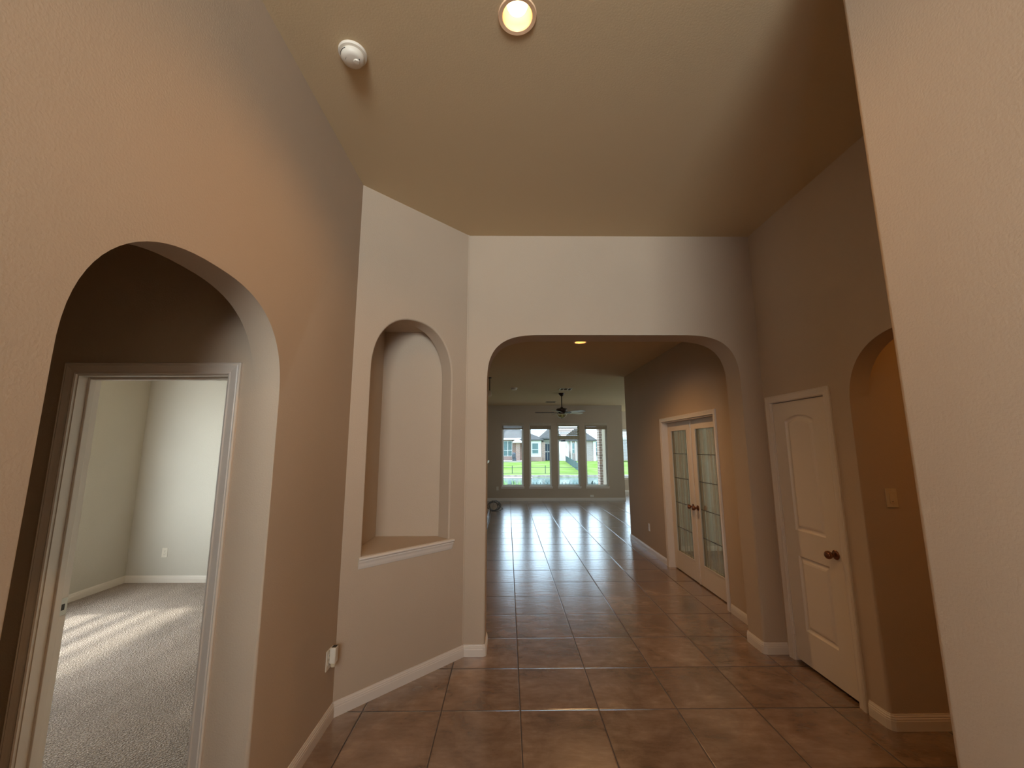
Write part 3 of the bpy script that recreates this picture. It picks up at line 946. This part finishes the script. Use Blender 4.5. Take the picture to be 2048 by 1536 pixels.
# entry door + transom behind the camera (daylight source)
dr = thing('door_4', 'front entry door with a tall glass lite behind the viewer', 'door', (.05, -3.5, 0), kind='structure')
mb = MB(); mb.box(-.40, -.25, -3.50, -3.455, .01, 2.10); mb.box(.35, .50, -3.50, -3.455, .01, 2.10); mb.box(-.25, .35, -3.50, -3.455, .01, .65); mb.box(-.25, .35, -3.50, -3.455, 1.95, 2.10)
mb.build('door_leaf', DOORP, dr)
mb = MB(); mb.box(-.25, .35, -3.48, -3.474, .65, 1.95); mb.build('glass_pane', GLASS, dr)
wt = thing('window_6', 'wide transom window above the entry door behind the viewer', 'window', (.05, -3.5, 2.3), kind='structure')
mb = MB(); mb.box(-.95, 1.05, -3.50, -3.45, 2.30, 2.34); mb.box(-.95, 1.05, -3.50, -3.45, 3.31, 3.35); mb.box(-.95, -.91, -3.50, -3.45, 2.34, 3.31); mb.box(1.01, 1.05, -3.50, -3.45, 2.34, 3.31)
mb.build('window_frame', VINYL, wt)
mb = MB(); mb.box(-.91, 1.01, -3.48, -3.474, 2.34, 3.31); mb.build('window_pane', GLASS, wt)
# bedroom + study windows
wt = thing('window_7', 'bedroom side window', 'window', (-4.86, 3.3, .6), kind='structure')
mb = MB()
for a in ((BY0, BY1, BZ0, BZ0 + .05), (BY0, BY1, BZ1 - .05, BZ1), (BY0, BY0 + .05, BZ0, BZ1), (BY1 - .05, BY1, BZ0, BZ1), (BY0, BY1, 1.33, 1.43), (BY0, BY1, 1.02, 1.06), (BY0, BY1, 1.68, 1.72)):
    mb.box(-4.88, -4.83, a[0], a[1], a[2], a[3])
mb.build('window_frame', VINYL, wt)
mb = MB(); mb.box(-4.86, -4.855, BY0, BY1, BZ0, BZ1); mb.build('window_pane', GLASS, wt)
wt = thing('window_8', 'study side window', 'window', (5.65, 5.4, .7), kind='structure')
mb = MB()
for a in ((4.5, 6.3, .7, .75), (4.5, 6.3, 2.15, 2.2), (4.5, 4.55, .7, 2.2), (6.25, 6.3, .7, 2.2), (5.37, 5.43, .7, 2.2)):
    mb.box(5.62, 5.67, a[0], a[1], a[2], a[3])
mb.build('window_frame', VINYL, wt)
mb = MB(); mb.box(5.64, 5.645, 4.5, 6.3, .7, 2.2); mb.build('window_pane', GLASS, wt)


wt = thing('window_9', 'added kitchen side window for fill light, out of view', 'window', (7.55, 11.0, .75), kind='structure')  # unseen window added as the opening for the kitchen fill lamp
mb = MB()
for a in ((9.5, 12.5, .75, .8), (9.5, 12.5, 2.3, 2.35), (9.5, 9.55, .75, 2.35), (12.45, 12.5, .75, 2.35), (10.48, 10.52, .75, 2.35), (11.48, 11.52, .75, 2.35)):
    mb.box(7.52, 7.57, a[0], a[1], a[2], a[3])
mb.build('window_frame', VINYL, wt)
mb = MB(); mb.box(7.545, 7.55, 9.5, 12.5, .75, 2.35); mb.build('window_pane', GLASS, wt)
wt = thing('window_10', 'added breakfast nook side window for fill light, out of view', 'window', (7.55, 14.6, .75), kind='structure')  # added out of view, lets the nook fill lamp in
mb = MB()
for a in ((13.85, 15.35, .75, .8), (13.85, 15.35, 2.3, 2.35), (13.85, 13.9, .75, 2.35), (15.3, 15.35, .75, 2.35)):
    mb.box(7.52, 7.57, a[0], a[1], a[2], a[3])
mb.build('window_frame', VINYL, wt)
mb = MB(); mb.box(7.545, 7.55, 13.85, 15.35, .75, 2.35); mb.build('window_pane', GLASS, wt)


# ------------------------------------------------------------------ recessed lights
def can_light(x, y, z, label, bulbm, power, color, r=.090, spot=2.6):
    t = thing('recessed_light', label, 'ceiling light', (x, y, z), group=None)
    m = MB(); m.lathe([(r, .0), (r, -.004), (r * .97, -.007), (r * .78, -.006), (r * .74, .0), (r * .74, .010), (r, .0)], (x, y, z - .001), 'Z', 48)
    m.build('trim_ring', CANTRIM, t, smooth=50)
    m = MB(); m.lathe([(r * .745, -.002), (r * .72, .03), (r * .66, .07), (r * .62, .11), (0, .112)], (x, y, z), 'Z', 48)
    m.build('reflector', REFLECT, t, smooth=50)
    m = MB(); m.lathe([(0, .028), (r * .30, .031), (r * .48, .042), (r * .55, .058), (r * .48, .08), (r * .30, .11), (0, .111)], (x, y, z), 'Z', 40)
    m.build('bulb', bulbm, t, smooth=60)
    l = bpy.data.lights.new('downlight', 'SPOT')
    l.energy = power; l.color = color; l.spot_size = spot; l.spot_blend = .9; l.shadow_soft_size = .045
    o = bpy.data.objects.new('downlight', l); C.objects.link(o); o.parent = t
    o.location = (0, 0, -.012)
    return t


WARM = (1.0, .56, .24)
can_light(.046, 1.62, CH, 'glowing recessed downlight in the high foyer ceiling, at the top edge', BULB, 50, (1.0, .52, .19))
can_light(.96, 5.234, CL, 'lit recessed downlight in the hall ceiling beyond the wide arch', HALLBULB, 92, WARM)
# hall lamp deeper in the right hallway (out of sight, lights the orange wall)
t = thing('ceiling_lamp', 'warm flush ceiling lamp in the right hallway, out of sight', 'ceiling light', (3.9, 2.1, CB))
m = MB(); m.lathe([(.13, 0), (.13, -.03), (.10, -.07), (.05, -.09), (0, -.095)], (3.9, 2.1, CB), 'Z', 32); m.build('lamp_shade', HALLBULB, t, smooth=50)
l = bpy.data.lights.new('hallway_glow', 'POINT'); l.energy = 10; l.color = (1.0, .38, .01); l.shadow_soft_size = .12
o = bpy.data.objects.new('hallway_glow', l); C.objects.link(o); o.parent = t; o.location = (0, 0, -.16)


# ------------------------------------------------------------------ smoke detectors
def smoke(x, y, z, label, r=.070, rot=0.6):
    t = thing('smoke_detector', label, 'smoke detector', (x, y, z), rot, group='smoke detectors')
    m = MB(); m.lathe([(0, 0), (r, 0), (r, -.008), (r * .97, -.014), (r * .86, -.016), (0, -.016)], (0, 0, 0), 'Z', 48)
    m.build('mounting_plate', PLASTIC, t, smooth=40, local=True)
    m = MB(); m.lathe([(r * .78, -.014), (r * .80, -.020), (r * .79, -.034), (r * .72, -.043), (r * .5, -.049), (0, -.050)], (0, 0, 0), 'Z', 48)
    b = m.build('cover', PLASTIC, t, smooth=50, local=True)
    m = MB()
    for a0 in (.2, 1.5, 2.8):
        path = [(r * .80 * math.cos(a0 + .09 * i), r * .80 * math.sin(a0 + .09 * i), -.025) for i in range(12)]
        m.tube(path, .0022, 6)
    m.build('vent_slots', SLOT, b, local=True)
    m = MB(); m.lathe([(0, -.0555), (.013, -.055), (.015, -.050), (.015, -.046)], (.018, -.012, 0), 'Z', 24)
    m.build('test_button', PLASTIC, b, smooth=40, local=True)
    m = MB()
    for i in range(5):
        for j in range(3):
            m.lathe([(0, -.0492), (.0016, -.0492), (.0016, -.0475)], (-.032 + i * .006, -.006 + j * .006 - i * .002, 0), 'Z', 8)
    m.build('speaker_holes', SLOT, b, local=True)
    m = MB(); m.lathe([(0, -.0500), (.0024, -.0500), (.0024, -.046)], (.026, -.030, 0), 'Z', 10)
    m.build('indicator_light', SLOT, b, local=True)
    return t


smoke(-.789, 1.812, CH, 'round white smoke detector on the high foyer ceiling left of the downlight')
smoke(.15, 9.44, CL, 'small round smoke detector on the living room ceiling beyond the arch', r=.085)


# ------------------------------------------------------------------ outlets and switch
def plate(name, label, cat, loc, rotz, kind='outlet', w=.070, h=.115, mat=PLASTIC, group=None):
    """local frame: plate faces -Y"""
    t = thing(name, label, cat, loc, rotz, group=group)
    m = MB(); m.box(-w / 2, w / 2, -.006, 0, -h / 2, h / 2)
    m.build('cover_plate', mat, t, bevel=.0025, local=True)
    if kind == 'outlet':
        for s in (-1, 1):
            m = MB(); m.prism([(a * 1.0, b) for a, b in ((-.014, -.012), (.014, -.012), (.0165, -.006), (.0165, .006), (.014, .012), (-.014, .012), (-.0165, .006), (-.0165, -.006))], (0, -.0085, s * .0195), (1, 0, 0), (0, 0, 1), (0, 1, 0), .003)
            rc = m.build('receptacle', mat, t, local=True)
            m = MB()
            m.box(-.0075, -.0058, -.0091, -.0084, s * .0195 - .001, s * .0195 + .006); m.box(.0058, .0075, -.0091, -.0084, s * .0195 - .001, s * .0195 + .006)
            m.lathe([(0, .0006), (.0022, .0006), (.0022, 0)], (0, -.0085, s * .0195 - .0065), '-Y', 10)
            m.build('slots', SLOT, rc, local=True)
        m = MB(); m.lathe([(0, .0015), (.003, .001), (.003, 0)], (0, -.006, 0), '-Y', 12); m.build('screw', STEEL, t, local=True)
    elif kind == 'switch':
        m = MB(); m.box(-.017, .017, -.0085, -.005, -.034, .034); rk = m.build('rocker', mat, t, bevel=.002, local=True)
        m = MB(); m.box(-.006, .006, -.0089, -.0083, -.026, -.022); m.build('indicator', SLOT, rk, local=True)
        for s in (-1, 1):
            m = MB(); m.lathe([(0, .0015), (.003, .001), (.003, 0)], (0, -.006, s * .046), '-Y', 12)
            m.build('screw', STEEL, t, local=True)
    return t


plate('wall_outlet', 'white wall outlet low on the left foyer wall, air freshener plugged into it', 'outlet', (-1.105, 2.762, .388), PI / 2)
plate('wall_outlet', 'white wall outlet low on the bedroom back wall', 'outlet', (-4.33, 5.484, .372), 0)
plate('wall_outlet', 'white wall outlet on the hall wall left of the glass double doors', 'outlet', (2.3, 6.885, .395), -PI / 2)
plate('wall_outlet', 'small wall outlet left of the first tall window', 'outlet', (-.322, 13.45, .385), 0)
plate('wall_outlet', 'small sideways wall outlet below the fourth tall window', 'outlet', (2.70, 13.45, .145), 0, w=.115, h=.07, kind='plain')
plate('light_switch', 'almond rocker light switch on the orange lit hallway wall', 'light switch', (2.490, 2.711, 1.348), 0, kind='switch', w=.074, h=.120, mat=ALMOND)

# plug-in air freshener in the left outlet
t = thing('air_freshener', 'small pale plug-in air freshener in the left foyer wall outlet', 'air freshener', (-1.098, 2.775, .405), PI / 2)
m = MB(); m.box(-.022, .026, -.040, -.001, -.042, .050)
b = m.build('housing', PLASTIC, t, bevel=.008, local=True)
m = MB(); m.lathe([(0, -.062), (.013, -.060), (.016, -.045), (.016, -.030), (.012, -.02)], (-.002, -.022, -.002), 'Z', 20); m.build('refill_bottle', ALMOND, t, smooth=50, local=True)
m = MB(); m.box(-.014, .018, -.036, -.012, .050, .0515); m.build('vent', SLOT, b, local=True)


# ------------------------------------------------------------------ ceiling vents
def vent(x0, x1, y0, y1, z, label, mat, slatm, n=3):
    t = thing('ceiling_vent', label, 'vent', ((x0 + x1) / 2, (y0 + y1) / 2, z))
    w = .026
    m = MB(); m.box(x0, x1, y0, y0 + w, z - .010, z); m.box(x0, x1, y1 - w, y1, z - .010, z); m.box(x0, x0 + w, y0 + w, y1 - w, z - .010, z); m.box(x1 - w, x1, y0 + w, y1 - w, z - .010, z)
    for i in range(1, n):
        xx = x0 + (x1 - x0) * i / n
        m.box(xx - .008, xx + .008, y0 + w, y1 - w, z - .009, z)
    m.build('frame', mat, t, bevel=.002)
    m = MB()
    k = 9
    for i in range(k):
        yy = y0 + w + (y1 - y0 - 2 * w) * (i + .5) / k
        a = [(x0 + w, yy - .008, z - .007), (x0 + w, yy + .006, z - .002), (x1 - w, yy + .006, z - .002), (x1 - w, yy - .008, z - .007)]
        m.rings([a, [(p[0], p[1], p[2] + .0012) for p in a]], True, True, True)
    m.build('louvers', slatm, t)
    return t


vent(1.235, 1.530, 9.45, 9.77, CL, 'white square air vent on the ceiling just before the fan', VINYL, LOUVER)
vent(1.16, 1.47, 12.25, 12.50, CL, 'dark thin return vent on the ceiling behind the fan', LOUVER, SLOT, 1)

# ------------------------------------------------------------------ ceiling fan
FXC, FYC = 1.380, 10.372
t = thing('ceiling_fan', 'dark bronze ceiling fan with five blades and amber glass bowl light', 'ceiling fan', (FXC, FYC, CL))
m = MB(); m.lathe([(0, 0), (.075, 0), (.075, -.02), (.055, -.045), (.030, -.075), (.0, -.08)], (FXC, FYC, CL), 'Z', 32); m.build('canopy', FANMET, t, smooth=50)
m = MB(); m.lathe([(0.0, -.07), (.0125, -.07), (.0125, -.375), (0, -.375)], (FXC, FYC, CL), 'Z', 16); m.build('downrod', FANMET, t, smooth=50)
m = MB(); m.lathe([(0, -.350), (.030, -.352), (.036, -.375), (.080, -.392), (.132, -.398), (.142, -.415), (.142, -.450), (.125, -.470), (.085, -.488), (.085, -.515), (.06, -.53), (0, -.53)], (FXC, FYC, CL), 'Z', 40); m.build('motor_housing', FANMET, t, smooth=50)
for k in range(5):
    ang = math.radians(30 + 72 * k)
    R = Matrix.Translation((FXC, FYC, CL - .492)) @ Matrix.Rotation(ang, 4, 'Z') @ Matrix.Rotation(math.radians(-13), 4, 'X')
    out = []
    for x, w in ((.20, .050), (.24, .060), (.40, .068), (.58, .074), (.64, .070), (.665, .055), (.678, .030)):
        out.append((x, w))
    poly = [(x, w) for x, w in out] + [(x, -w) for x, w in out[::-1]]
    m = MB(); m.rings([[R @ Vector((x, y, .004)) for x, y in poly], [R @ Vector((x, y, 0.0)) for x, y in poly]], True, True, False)
    bl = m.build('blade', BLADETOP, t)
    m = MB(); m.rings([[R @ Vector((x, y, 0.0)) for x, y in poly], [R @ Vector((x, y, -.002)) for x, y in poly]], True, False, True)
    u_ = m.build('blade_underside', BLADEBOT, bl); u_['label'] = 'pale glossy underside'
    m = MB(); m.rings([[R @ Vector((x, y, -.003)) for x, y in ((.07, .016), (.20, .020), (.27, .040), (.27, -.040), (.20, -.020), (.07, -.016))], [R @ Vector((x, y, -.010)) for x, y in ((.07, .016), (.20, .020), (.27, .040), (.27, -.040), (.20, -.020), (.07, -.016))]], True, True, True)
    m.build('blade_arm', FANMET, t)
m = MB(); m.lathe([(.128, -.545), (.122, -.560), (.105, -.590), (.080, -.615), (.045, -.632), (.012, -.638)], (FXC, FYC, CL), 'Z', 32); bo = m.build('glass_bowl', BOWL, t, smooth=50)
m = MB(); m.lathe([(.132, -.538), (.134, -.545), (.130, -.552), (.122, -.548)], (FXC, FYC, CL), 'Z', 32); m.build('bowl_rim', BLADEBOT, bo, smooth=50)
m = MB(); m.lathe([(0, -.530), (.03, -.530), (.03, -.60), (0, -.60)], (FXC, FYC, CL), 'Z', 20); m.build('lamp_holder', BLADEBOT, bo, smooth=50)
m = MB(); m.lathe([(0, -.632), (.014, -.634), (.010, -.648), (0, -.655)], (FXC, FYC, CL), 'Z', 16); m.build('finial', FANMET, t, smooth=50)

# ------------------------------------------------------------------ coiled cable on the floor by the far wall
m = MB()
path = []
for i in range(170):
    a = i * .19
    r = .135 + .035 * math.sin(i * .11)
    h = .5 + .5 * math.sin(a)          # the loops lean up at the back
    path.append((-.375 + r * 1.15 * math.cos(a) + .015 * math.sin(i * .05), 11.55 + r * 1.3 * math.sin(a), .008 + (.19 + .03 * math.sin(i * .3)) * h))
path += [(-.30, 11.30, .008), (-.20, 11.42, .008), (-.13, 11.75, .008), (-.17, 11.95, .008)]
m.tube(path, .0065, 6)
tag(m.build('coiled_cable', CABLEM, smooth=60), 'black cable lying coiled on the tiles near the far left corner', 'cable')

# ------------------------------------------------------------------ fireplace on the living room left wall (only its edge shows)
t = thing('fireplace', 'white fireplace with mantel and brown hearth at the left edge of the wide arch', 'fireplace', (-1.0, 10.4, 0))
m = MB(); m.box(-1.30, -.62, 9.65, 9.95, 0, 1.28); m.box(-1.30, -.62, 10.95, 11.25, 0, 1.28); m.box(-1.30, -.62, 9.95, 10.95, .95, 1.28)
m.build('surround', TRIM, t, bevel=.006)
m = MB(); m.box(-1.30, -.50, 9.57, 11.35, 1.28, 1.34); m.box(-1.30, -.55, 9.61, 11.30, 1.20, 1.28); m.build('mantel_shelf', TRIM, t, bevel=.006)
m = MB(); m.box(-1.29, -.60, 9.40, 11.5, 0.001, .10); m.box(-1.29, -.475, 9.80, 11.1, .001, .09); m.build('hearth', HEARTH, t, bevel=.004)
m = MB(); m.box(-1.29, -.98, 9.95, 10.95, .10, .95); m.build('firebox', SLOT, t)
# small spotlight on a stem at the arch edge
t = thing('ceiling_spotlight', 'small white lamp on a short dark stem near the left edge of the wide arch', 'spotlight', (-.345, 8.0, CL))
m = MB(); m.lathe([(0, 0), (.035, 0), (.035, -.02), (.008, -.025), (.008, -.27), (0, -.27)], (-.352, 8.0, CL), 'Z', 16); m.build('stem', FANMET, t, smooth=40)
m = MB(); m.lathe([(0, -.26), (.022, -.27), (.038, -.31), (.040, -.36), (.030, -.375), (0, -.37)], (-.352, 8.0, CL), 'Z', 20); m.build('lamp_shade', PLASTIC, t, smooth=50)

# ------------------------------------------------------------------ outside
GP = [(13.6, -.14), (19.5, -.14), (21.5, -.35), (23.0, -.90), (24.8, -1.30), (30, -1.6), (37, -1.5), (38.3, -.86), (44, -.74), (58, -.27), (62, -.22), (120, -.2)]
mb = MB()
mb.rings([[(x, y, z) for y, z in GP] for x in (-60, -20, 0, 10, 20, 60)], False)
tag(mb.build('lawn', GRASS), 'bright green lawn sloping down to the pond outside the windows', 'lawn', kind='structure')
mb = MB(); mb.box(-60, 60, 24.0, 38.1, -1.6, -1.02)
tag(mb.build('pond', WATER), 'pale green pond water beyond the back fence', 'pond', kind='structure')
mb = MB(); mb.box(-60, 60, 38.0, 38.35, -1.2, -.80)
tag(mb.build('retaining_wall', STONE), 'dark low stone retaining wall along the far pond edge', 'retaining wall')
mb = MB(); mb.box(-3.5, 2.2, 36.6, 37.97, -1.3, -.92)
tag(mb.build('concrete_apron', CONC, bevel=.03), 'pinkish concrete ledge at the pond edge seen in the leftmost window', 'ledge')
mb = MB(); mb.box(-4, 6, 13.6, 17.0, -.16, -.02)
tag(mb.build('patio_slab', CONC), 'pale concrete patio slab outside the far wall', 'patio', kind='structure')

# patio column
t = thing('brick_column', 'tall brick patio column seen in the rightmost tall window', 'column', (3.87, 16.7, -.02))
mb = MB(); mb.box(3.665, 4.075, 16.5, 16.91, -.02, 2.75); mb.build('shaft', BRICK, t)
mb = MB(); mb.box(3.62, 4.12, 16.46, 16.95, 2.75, 2.9); mb.build('capital', SIDING, t)


def iron_fence(pts, top, bot, label, mat, sp=.13, pr=.009, post=2.2, name='iron_fence', rails=(.06, .85)):
    t = thing(name, label, 'fence', (pts[0][0], pts[0][1], bot[0]))
    P, Q = Vector((*pts[0], 0)), Vector((*pts[1], 0))
    Ln = (Q - P).length
    zt = lambda f: top[0] + (top[1] - top[0]) * f
    zb = lambda f: bot[0] + (bot[1] - bot[0]) * f
    m = MB()
    n = int(Ln / sp)
    for i in range(n + 1):
        f = i / n; p = P.lerp(Q, f)
        m.box(p.x - pr, p.x + pr, p.y - pr, p.y + pr, zb(f) + .03, zt(f))
    if sp < 1: m.build('pickets', mat, t)
    for rr in rails:
        m = MB()
        r = .016
        a, b = [], []
        za = zb(0) + (zt(0) - zb(0)) * rr; z2 = zb(1) + (zt(1) - zb(1)) * rr
        m.tube([(P.x, P.y, za), (Q.x, Q.y, z2)], r, 4)
        m.build('rail', mat, t)
    k = max(1, round(Ln / post))
    for i in range(k + 1):
        f = i / k; p = P.lerp(Q, f)
        m = MB(); m.box(p.x - .03, p.x + .03, p.y - .03, p.y + .03, zb(f) - .1, zt(f) + .06); m.build('post', mat, t)
    return t


iron_fence([(-4, 23.0), (9, 23.0)], (-.20, -.20), (-.88, -.88), 'dark iron picket fence at the near pond bank', IRON, sp=.20, pr=.014)
iron_fence([(-6, 40.5), (6.9, 40.5)], (-.10, -.10), (-.81, -.81), 'thin iron fence across the lawn beyond the pond', IRON, sp=3.3, pr=.012, post=3.3)
iron_fence([(7.12, 39.2), (8.14, 58.0)], (-.02, .52), (-.83, -.27), 'blue grey mesh fence slanting up the far lawn in the third window', IRONB, sp=.06, pr=.022, post=3.0, name='mesh_fence')

# reeds by the water (uncountable)
m = MB()
for i in range(260):
    x = random.uniform(-1.2, 1.0); y = random.uniform(21.2, 22.2); zb_ = -.35 - .45 * (y - 21.2)
    h = random.uniform(.25, .62); dx, dy = random.uniform(-.12, .12), random.uniform(-.08, .08); w = .012
    m.rings([[(x - w, y, zb_), (x + w, y, zb_), (x, y + w, zb_)], [(x - w * .7 + dx * .4, y + dy * .4, zb_ + h * .6), (x + w * .7 + dx * .4, y + dy * .4, zb_ + h * .6), (x + dx * .4, y + w * .7 + dy * .4, zb_ + h * .6)], [(x + dx - .001, y + dy, zb_ + h), (x + dx + .001, y + dy, zb_ + h), (x + dx, y + dy + .001, zb_ + h)]], True, True, True)
tag(m.build('reeds', REED), 'pale green reeds by the pond seen low in the leftmost window', 'reeds', kind='stuff')


def hip_roof(m, x0, x1, y0, y1, z0, z1, ov=.4):
    x0 -= ov; x1 += ov; y0 -= ov; y1 += ov
    d = min(x1 - x0, y1 - y0) / 2
    if x1 - x0 >= y1 - y0:
        ra, rb = (x0 + d, (y0 + y1) / 2, z1), (x1 - d, (y0 + y1) / 2, z1)
    else:
        ra, rb = ((x0 + x1) / 2, y0 + d, z1), ((x0 + x1) / 2, y1 - d, z1)
    A, B, Cc, D = (x0, y0, z0), (x1, y0, z0), (x1, y1, z0), (x0, y1, z0)
    bm = m.bm
    v = [bm.verts.new(p) for p in (A, B, Cc, D, ra, rb)]
    w = [bm.verts.new((p[0], p[1], p[2] - .18)) for p in (A, B, Cc, D)]
    if x1 - x0 >= y1 - y0:
        fs = [(0, 1, 5, 4), (1, 2, 5), (2, 3, 4, 5), (3, 0, 4)]
    else:
        fs = [(0, 1, 4), (1, 2, 5, 4), (2, 3, 5), (3, 0, 4, 5)]
    for f in fs: bm.faces.new([v[i] for i in f])
    for i in range(4):
        j = (i + 1) % 4
        bm.faces.new((v[j], v[i], w[i], w[j]))
    bm.faces.new(w)


def house_window(parent, x0, x1, y, z0, z1, mull=1, trimw=.07, rail=True):
    m = MB(); m.box(x0, x1, y - .03, y + .02, z0, z1); g = m.build('pane', WINDK, None) if False else None
    f = MB()
    f.box(x0 - trimw, x1 + trimw, y - .07, y - .0, z0 - trimw, z0); f.box(x0 - trimw, x1 + trimw, y - .07, y, z1, z1 + trimw)
    f.box(x0 - trimw, x0, y - .07, y, z0, z1); f.box(x1, x1 + trimw, y - .07, y, z0, z1)
    for i in range(1, mull + 1):
        xx = x0 + (x1 - x0) * i / (mull + 1); f.box(xx - .04, xx + .04, y - .06, y, z0, z1)
    if rail: f.box(x0, x1, y - .055, y, (z0 * .62 + z1 * .38) - .03, (z0 * .62 + z1 * .38) + .03)
    fr = f.build('window', SIDING, parent)
    m.build('pane', WINDK, fr)
    return fr


# house A (windows 1 and 2)
t = thing('house', 'grey roofed pink brick house with white bay across the pond, in the two left windows', 'house', (0, 62, -.22))
m = MB(); m.box(-9, 4.9, 61, 66.6, -.25, 2.85); m.build('wall', BRICKA, t)
m = MB(); m.box(2.15, 4.85, 59.6, 61, .38, 2.85); m.build('bay', SIDING, t)
m = MB(); m.box(2.05, 4.95, 59.5, 61, -.25, .38); m.build('bay_base', BRICKA, t)
m = MB(); m.box(4.9, 5.45, 59.8, 61, -.25, 2.45); m.build('pier', BRICKA, t)
m = MB(); m.box(1.22, 1.75, 58.6, 59.1, -.25, 2.42); m.build('porch_column', BRICKA, t)
m = MB(); m.box(-3, 3, 57.0, 60.9, -.3, -.12); tag(m.build('porch_slab', CONC), 'pale concrete porch slab before the pink brick house', 'porch', kind='structure')
m = MB(); m.box(5.45, 8.1, 62.6, 71, -.25, 2.85); m.build('rear_wall', SIDING, t)
m = MB(); m.box(5.62, 6.5, 62.5, 62.62, -.2, 2.2); dd = m.build('porch_door', PORCHD, t)
m = MB(); m.box(5.62, 6.5, 62.44, 62.52, 1.0, 1.12); m.box(6.0, 6.06, 62.44, 62.52, -.2, 2.2); m.build('door_rail', SIDING, dd)
m = MB(); hip_roof(m, -9, 4.75, 60.8, 66.8, 3.05, 4.55); m.build('roof', SHINGLE, t)
m = MB(); hip_roof(m, 5.3, 8.0, 61.5, 70, 3.10, 4.7); m.build('roof', SHINGLE, t)
m = MB(); hip_roof(m, 1.9, 4.9, 59.6, 64, 2.85, 3.35, .3); m.build('bay_roof', SHINGLE, t)
m = MB(); hip_roof(m, .9, 1.95, 58.3, 60.8, 2.55, 2.95, .15); m.build('porch_roof', SIDING, t)
m = MB(); m.box(-9.4, 2.0, 60.36, 60.48, 2.82, 3.05); m.build('fascia', SIDING, t)
house_window(t, -.55, .62, 61, .50, 2.62, 1)
house_window(t, -3.2, -1.8, 61, .6, 2.5, 1)
house_window(t, 2.75, 3.30, 59.6, .85, 2.28, 0)
house_window(t, 3.55, 4.42, 59.6, .85, 2.28, 0)

# house B (windows 3 and 4)
t = thing('house', 'pale brick house with white gutters across the lawn, in the two right windows', 'house', (12, 60, -.25))
m = MB(); m.box(8.9, 12.35, 59.6, 70, -.25, 2.7); m.build('wall', BRICKB, t)
m = MB(); m.box(12.35, 12.75, 59.5, 60.1, -.25, 2.7); m.build('corner_trim', SIDING, t)
m = MB(); m.box(12.75, 22, 61.2, 70, -.25, 2.85); m.build('rear_wall', BRICKB, t)
for xx in (9.1, 9.75, 10.4):
    m = MB(); m.box(xx, xx + .16, 59.45, 59.6, -.2, 2.7); m.build('downspout', SIDING, t)
m = MB(); m.box(8.6, 8.9, 59.9, 70, -.25, 2.7); m.build('side_wall', SIDING, t)
m = MB(); hip_roof(m, 8.9, 12.5, 59.6, 68, 2.78, 4.6, .35); m.build('roof', SHINGLE, t)
m = MB(); hip_roof(m, 12.9, 22, 61.5, 70, 2.95, 5.2); m.build('roof', SIDING, t)
house_window(t, 13.05, 13.75, 61.2, 1.15, 2.55, 0)
house_window(t, 9.35, 9.62, 59.6, .9, 2.3, 0, .04)
# white garden wall between the houses
mb = MB(); mb.box(7.35, 8.55, 60.5, 60.7, -.3, 2.55); mb.box(8.45, 8.6, 58.2, 60.6, -.3, 1.5)
tag(mb.build('garden_wall', SIDING), 'white garden wall between the two houses outside the third window', 'wall')

t = thing('barbecue_grill', 'grey covered barbecue grill on the porch of the pink brick house', 'grill', (.95, 57.5, -.12))
m = MB(); m.box(.62, 1.12, 57.25, 57.75, .28, .72); m.build('firebox', GRILLM, t, bevel=.05)
m = MB(); m.lathe([(0, .0), (.27, 0), (.25, .18), (.14, .29), (0, .32)], (.87, 57.5, .72), 'Z', 20); m.build('lid', GRILLM, t, smooth=50)
m = MB(); m.box(.34, .62, 57.35, 57.65, .62, .66); m.build('side_shelf', GRILLM, t)
m = MB(); m.box(.66, 1.20, 57.3, 57.7, -.12, .28); m.build('cart', GRILLM, t, bevel=.02)
t = thing('condenser_unit', 'dark grey wall box beside the pale brick house, in the rightmost tall window', 'air conditioner', (13.0, 60.8, 0))
m = MB(); m.box(12.80, 13.45, 60.5, 61.1, .55, 1.02); m.build('casing', GRILLM, t, bevel=.06)
m = MB(); m.box(12.95, 13.3, 60.7, 61.1, -.22, .55); m.build('stand', SIDING, t)
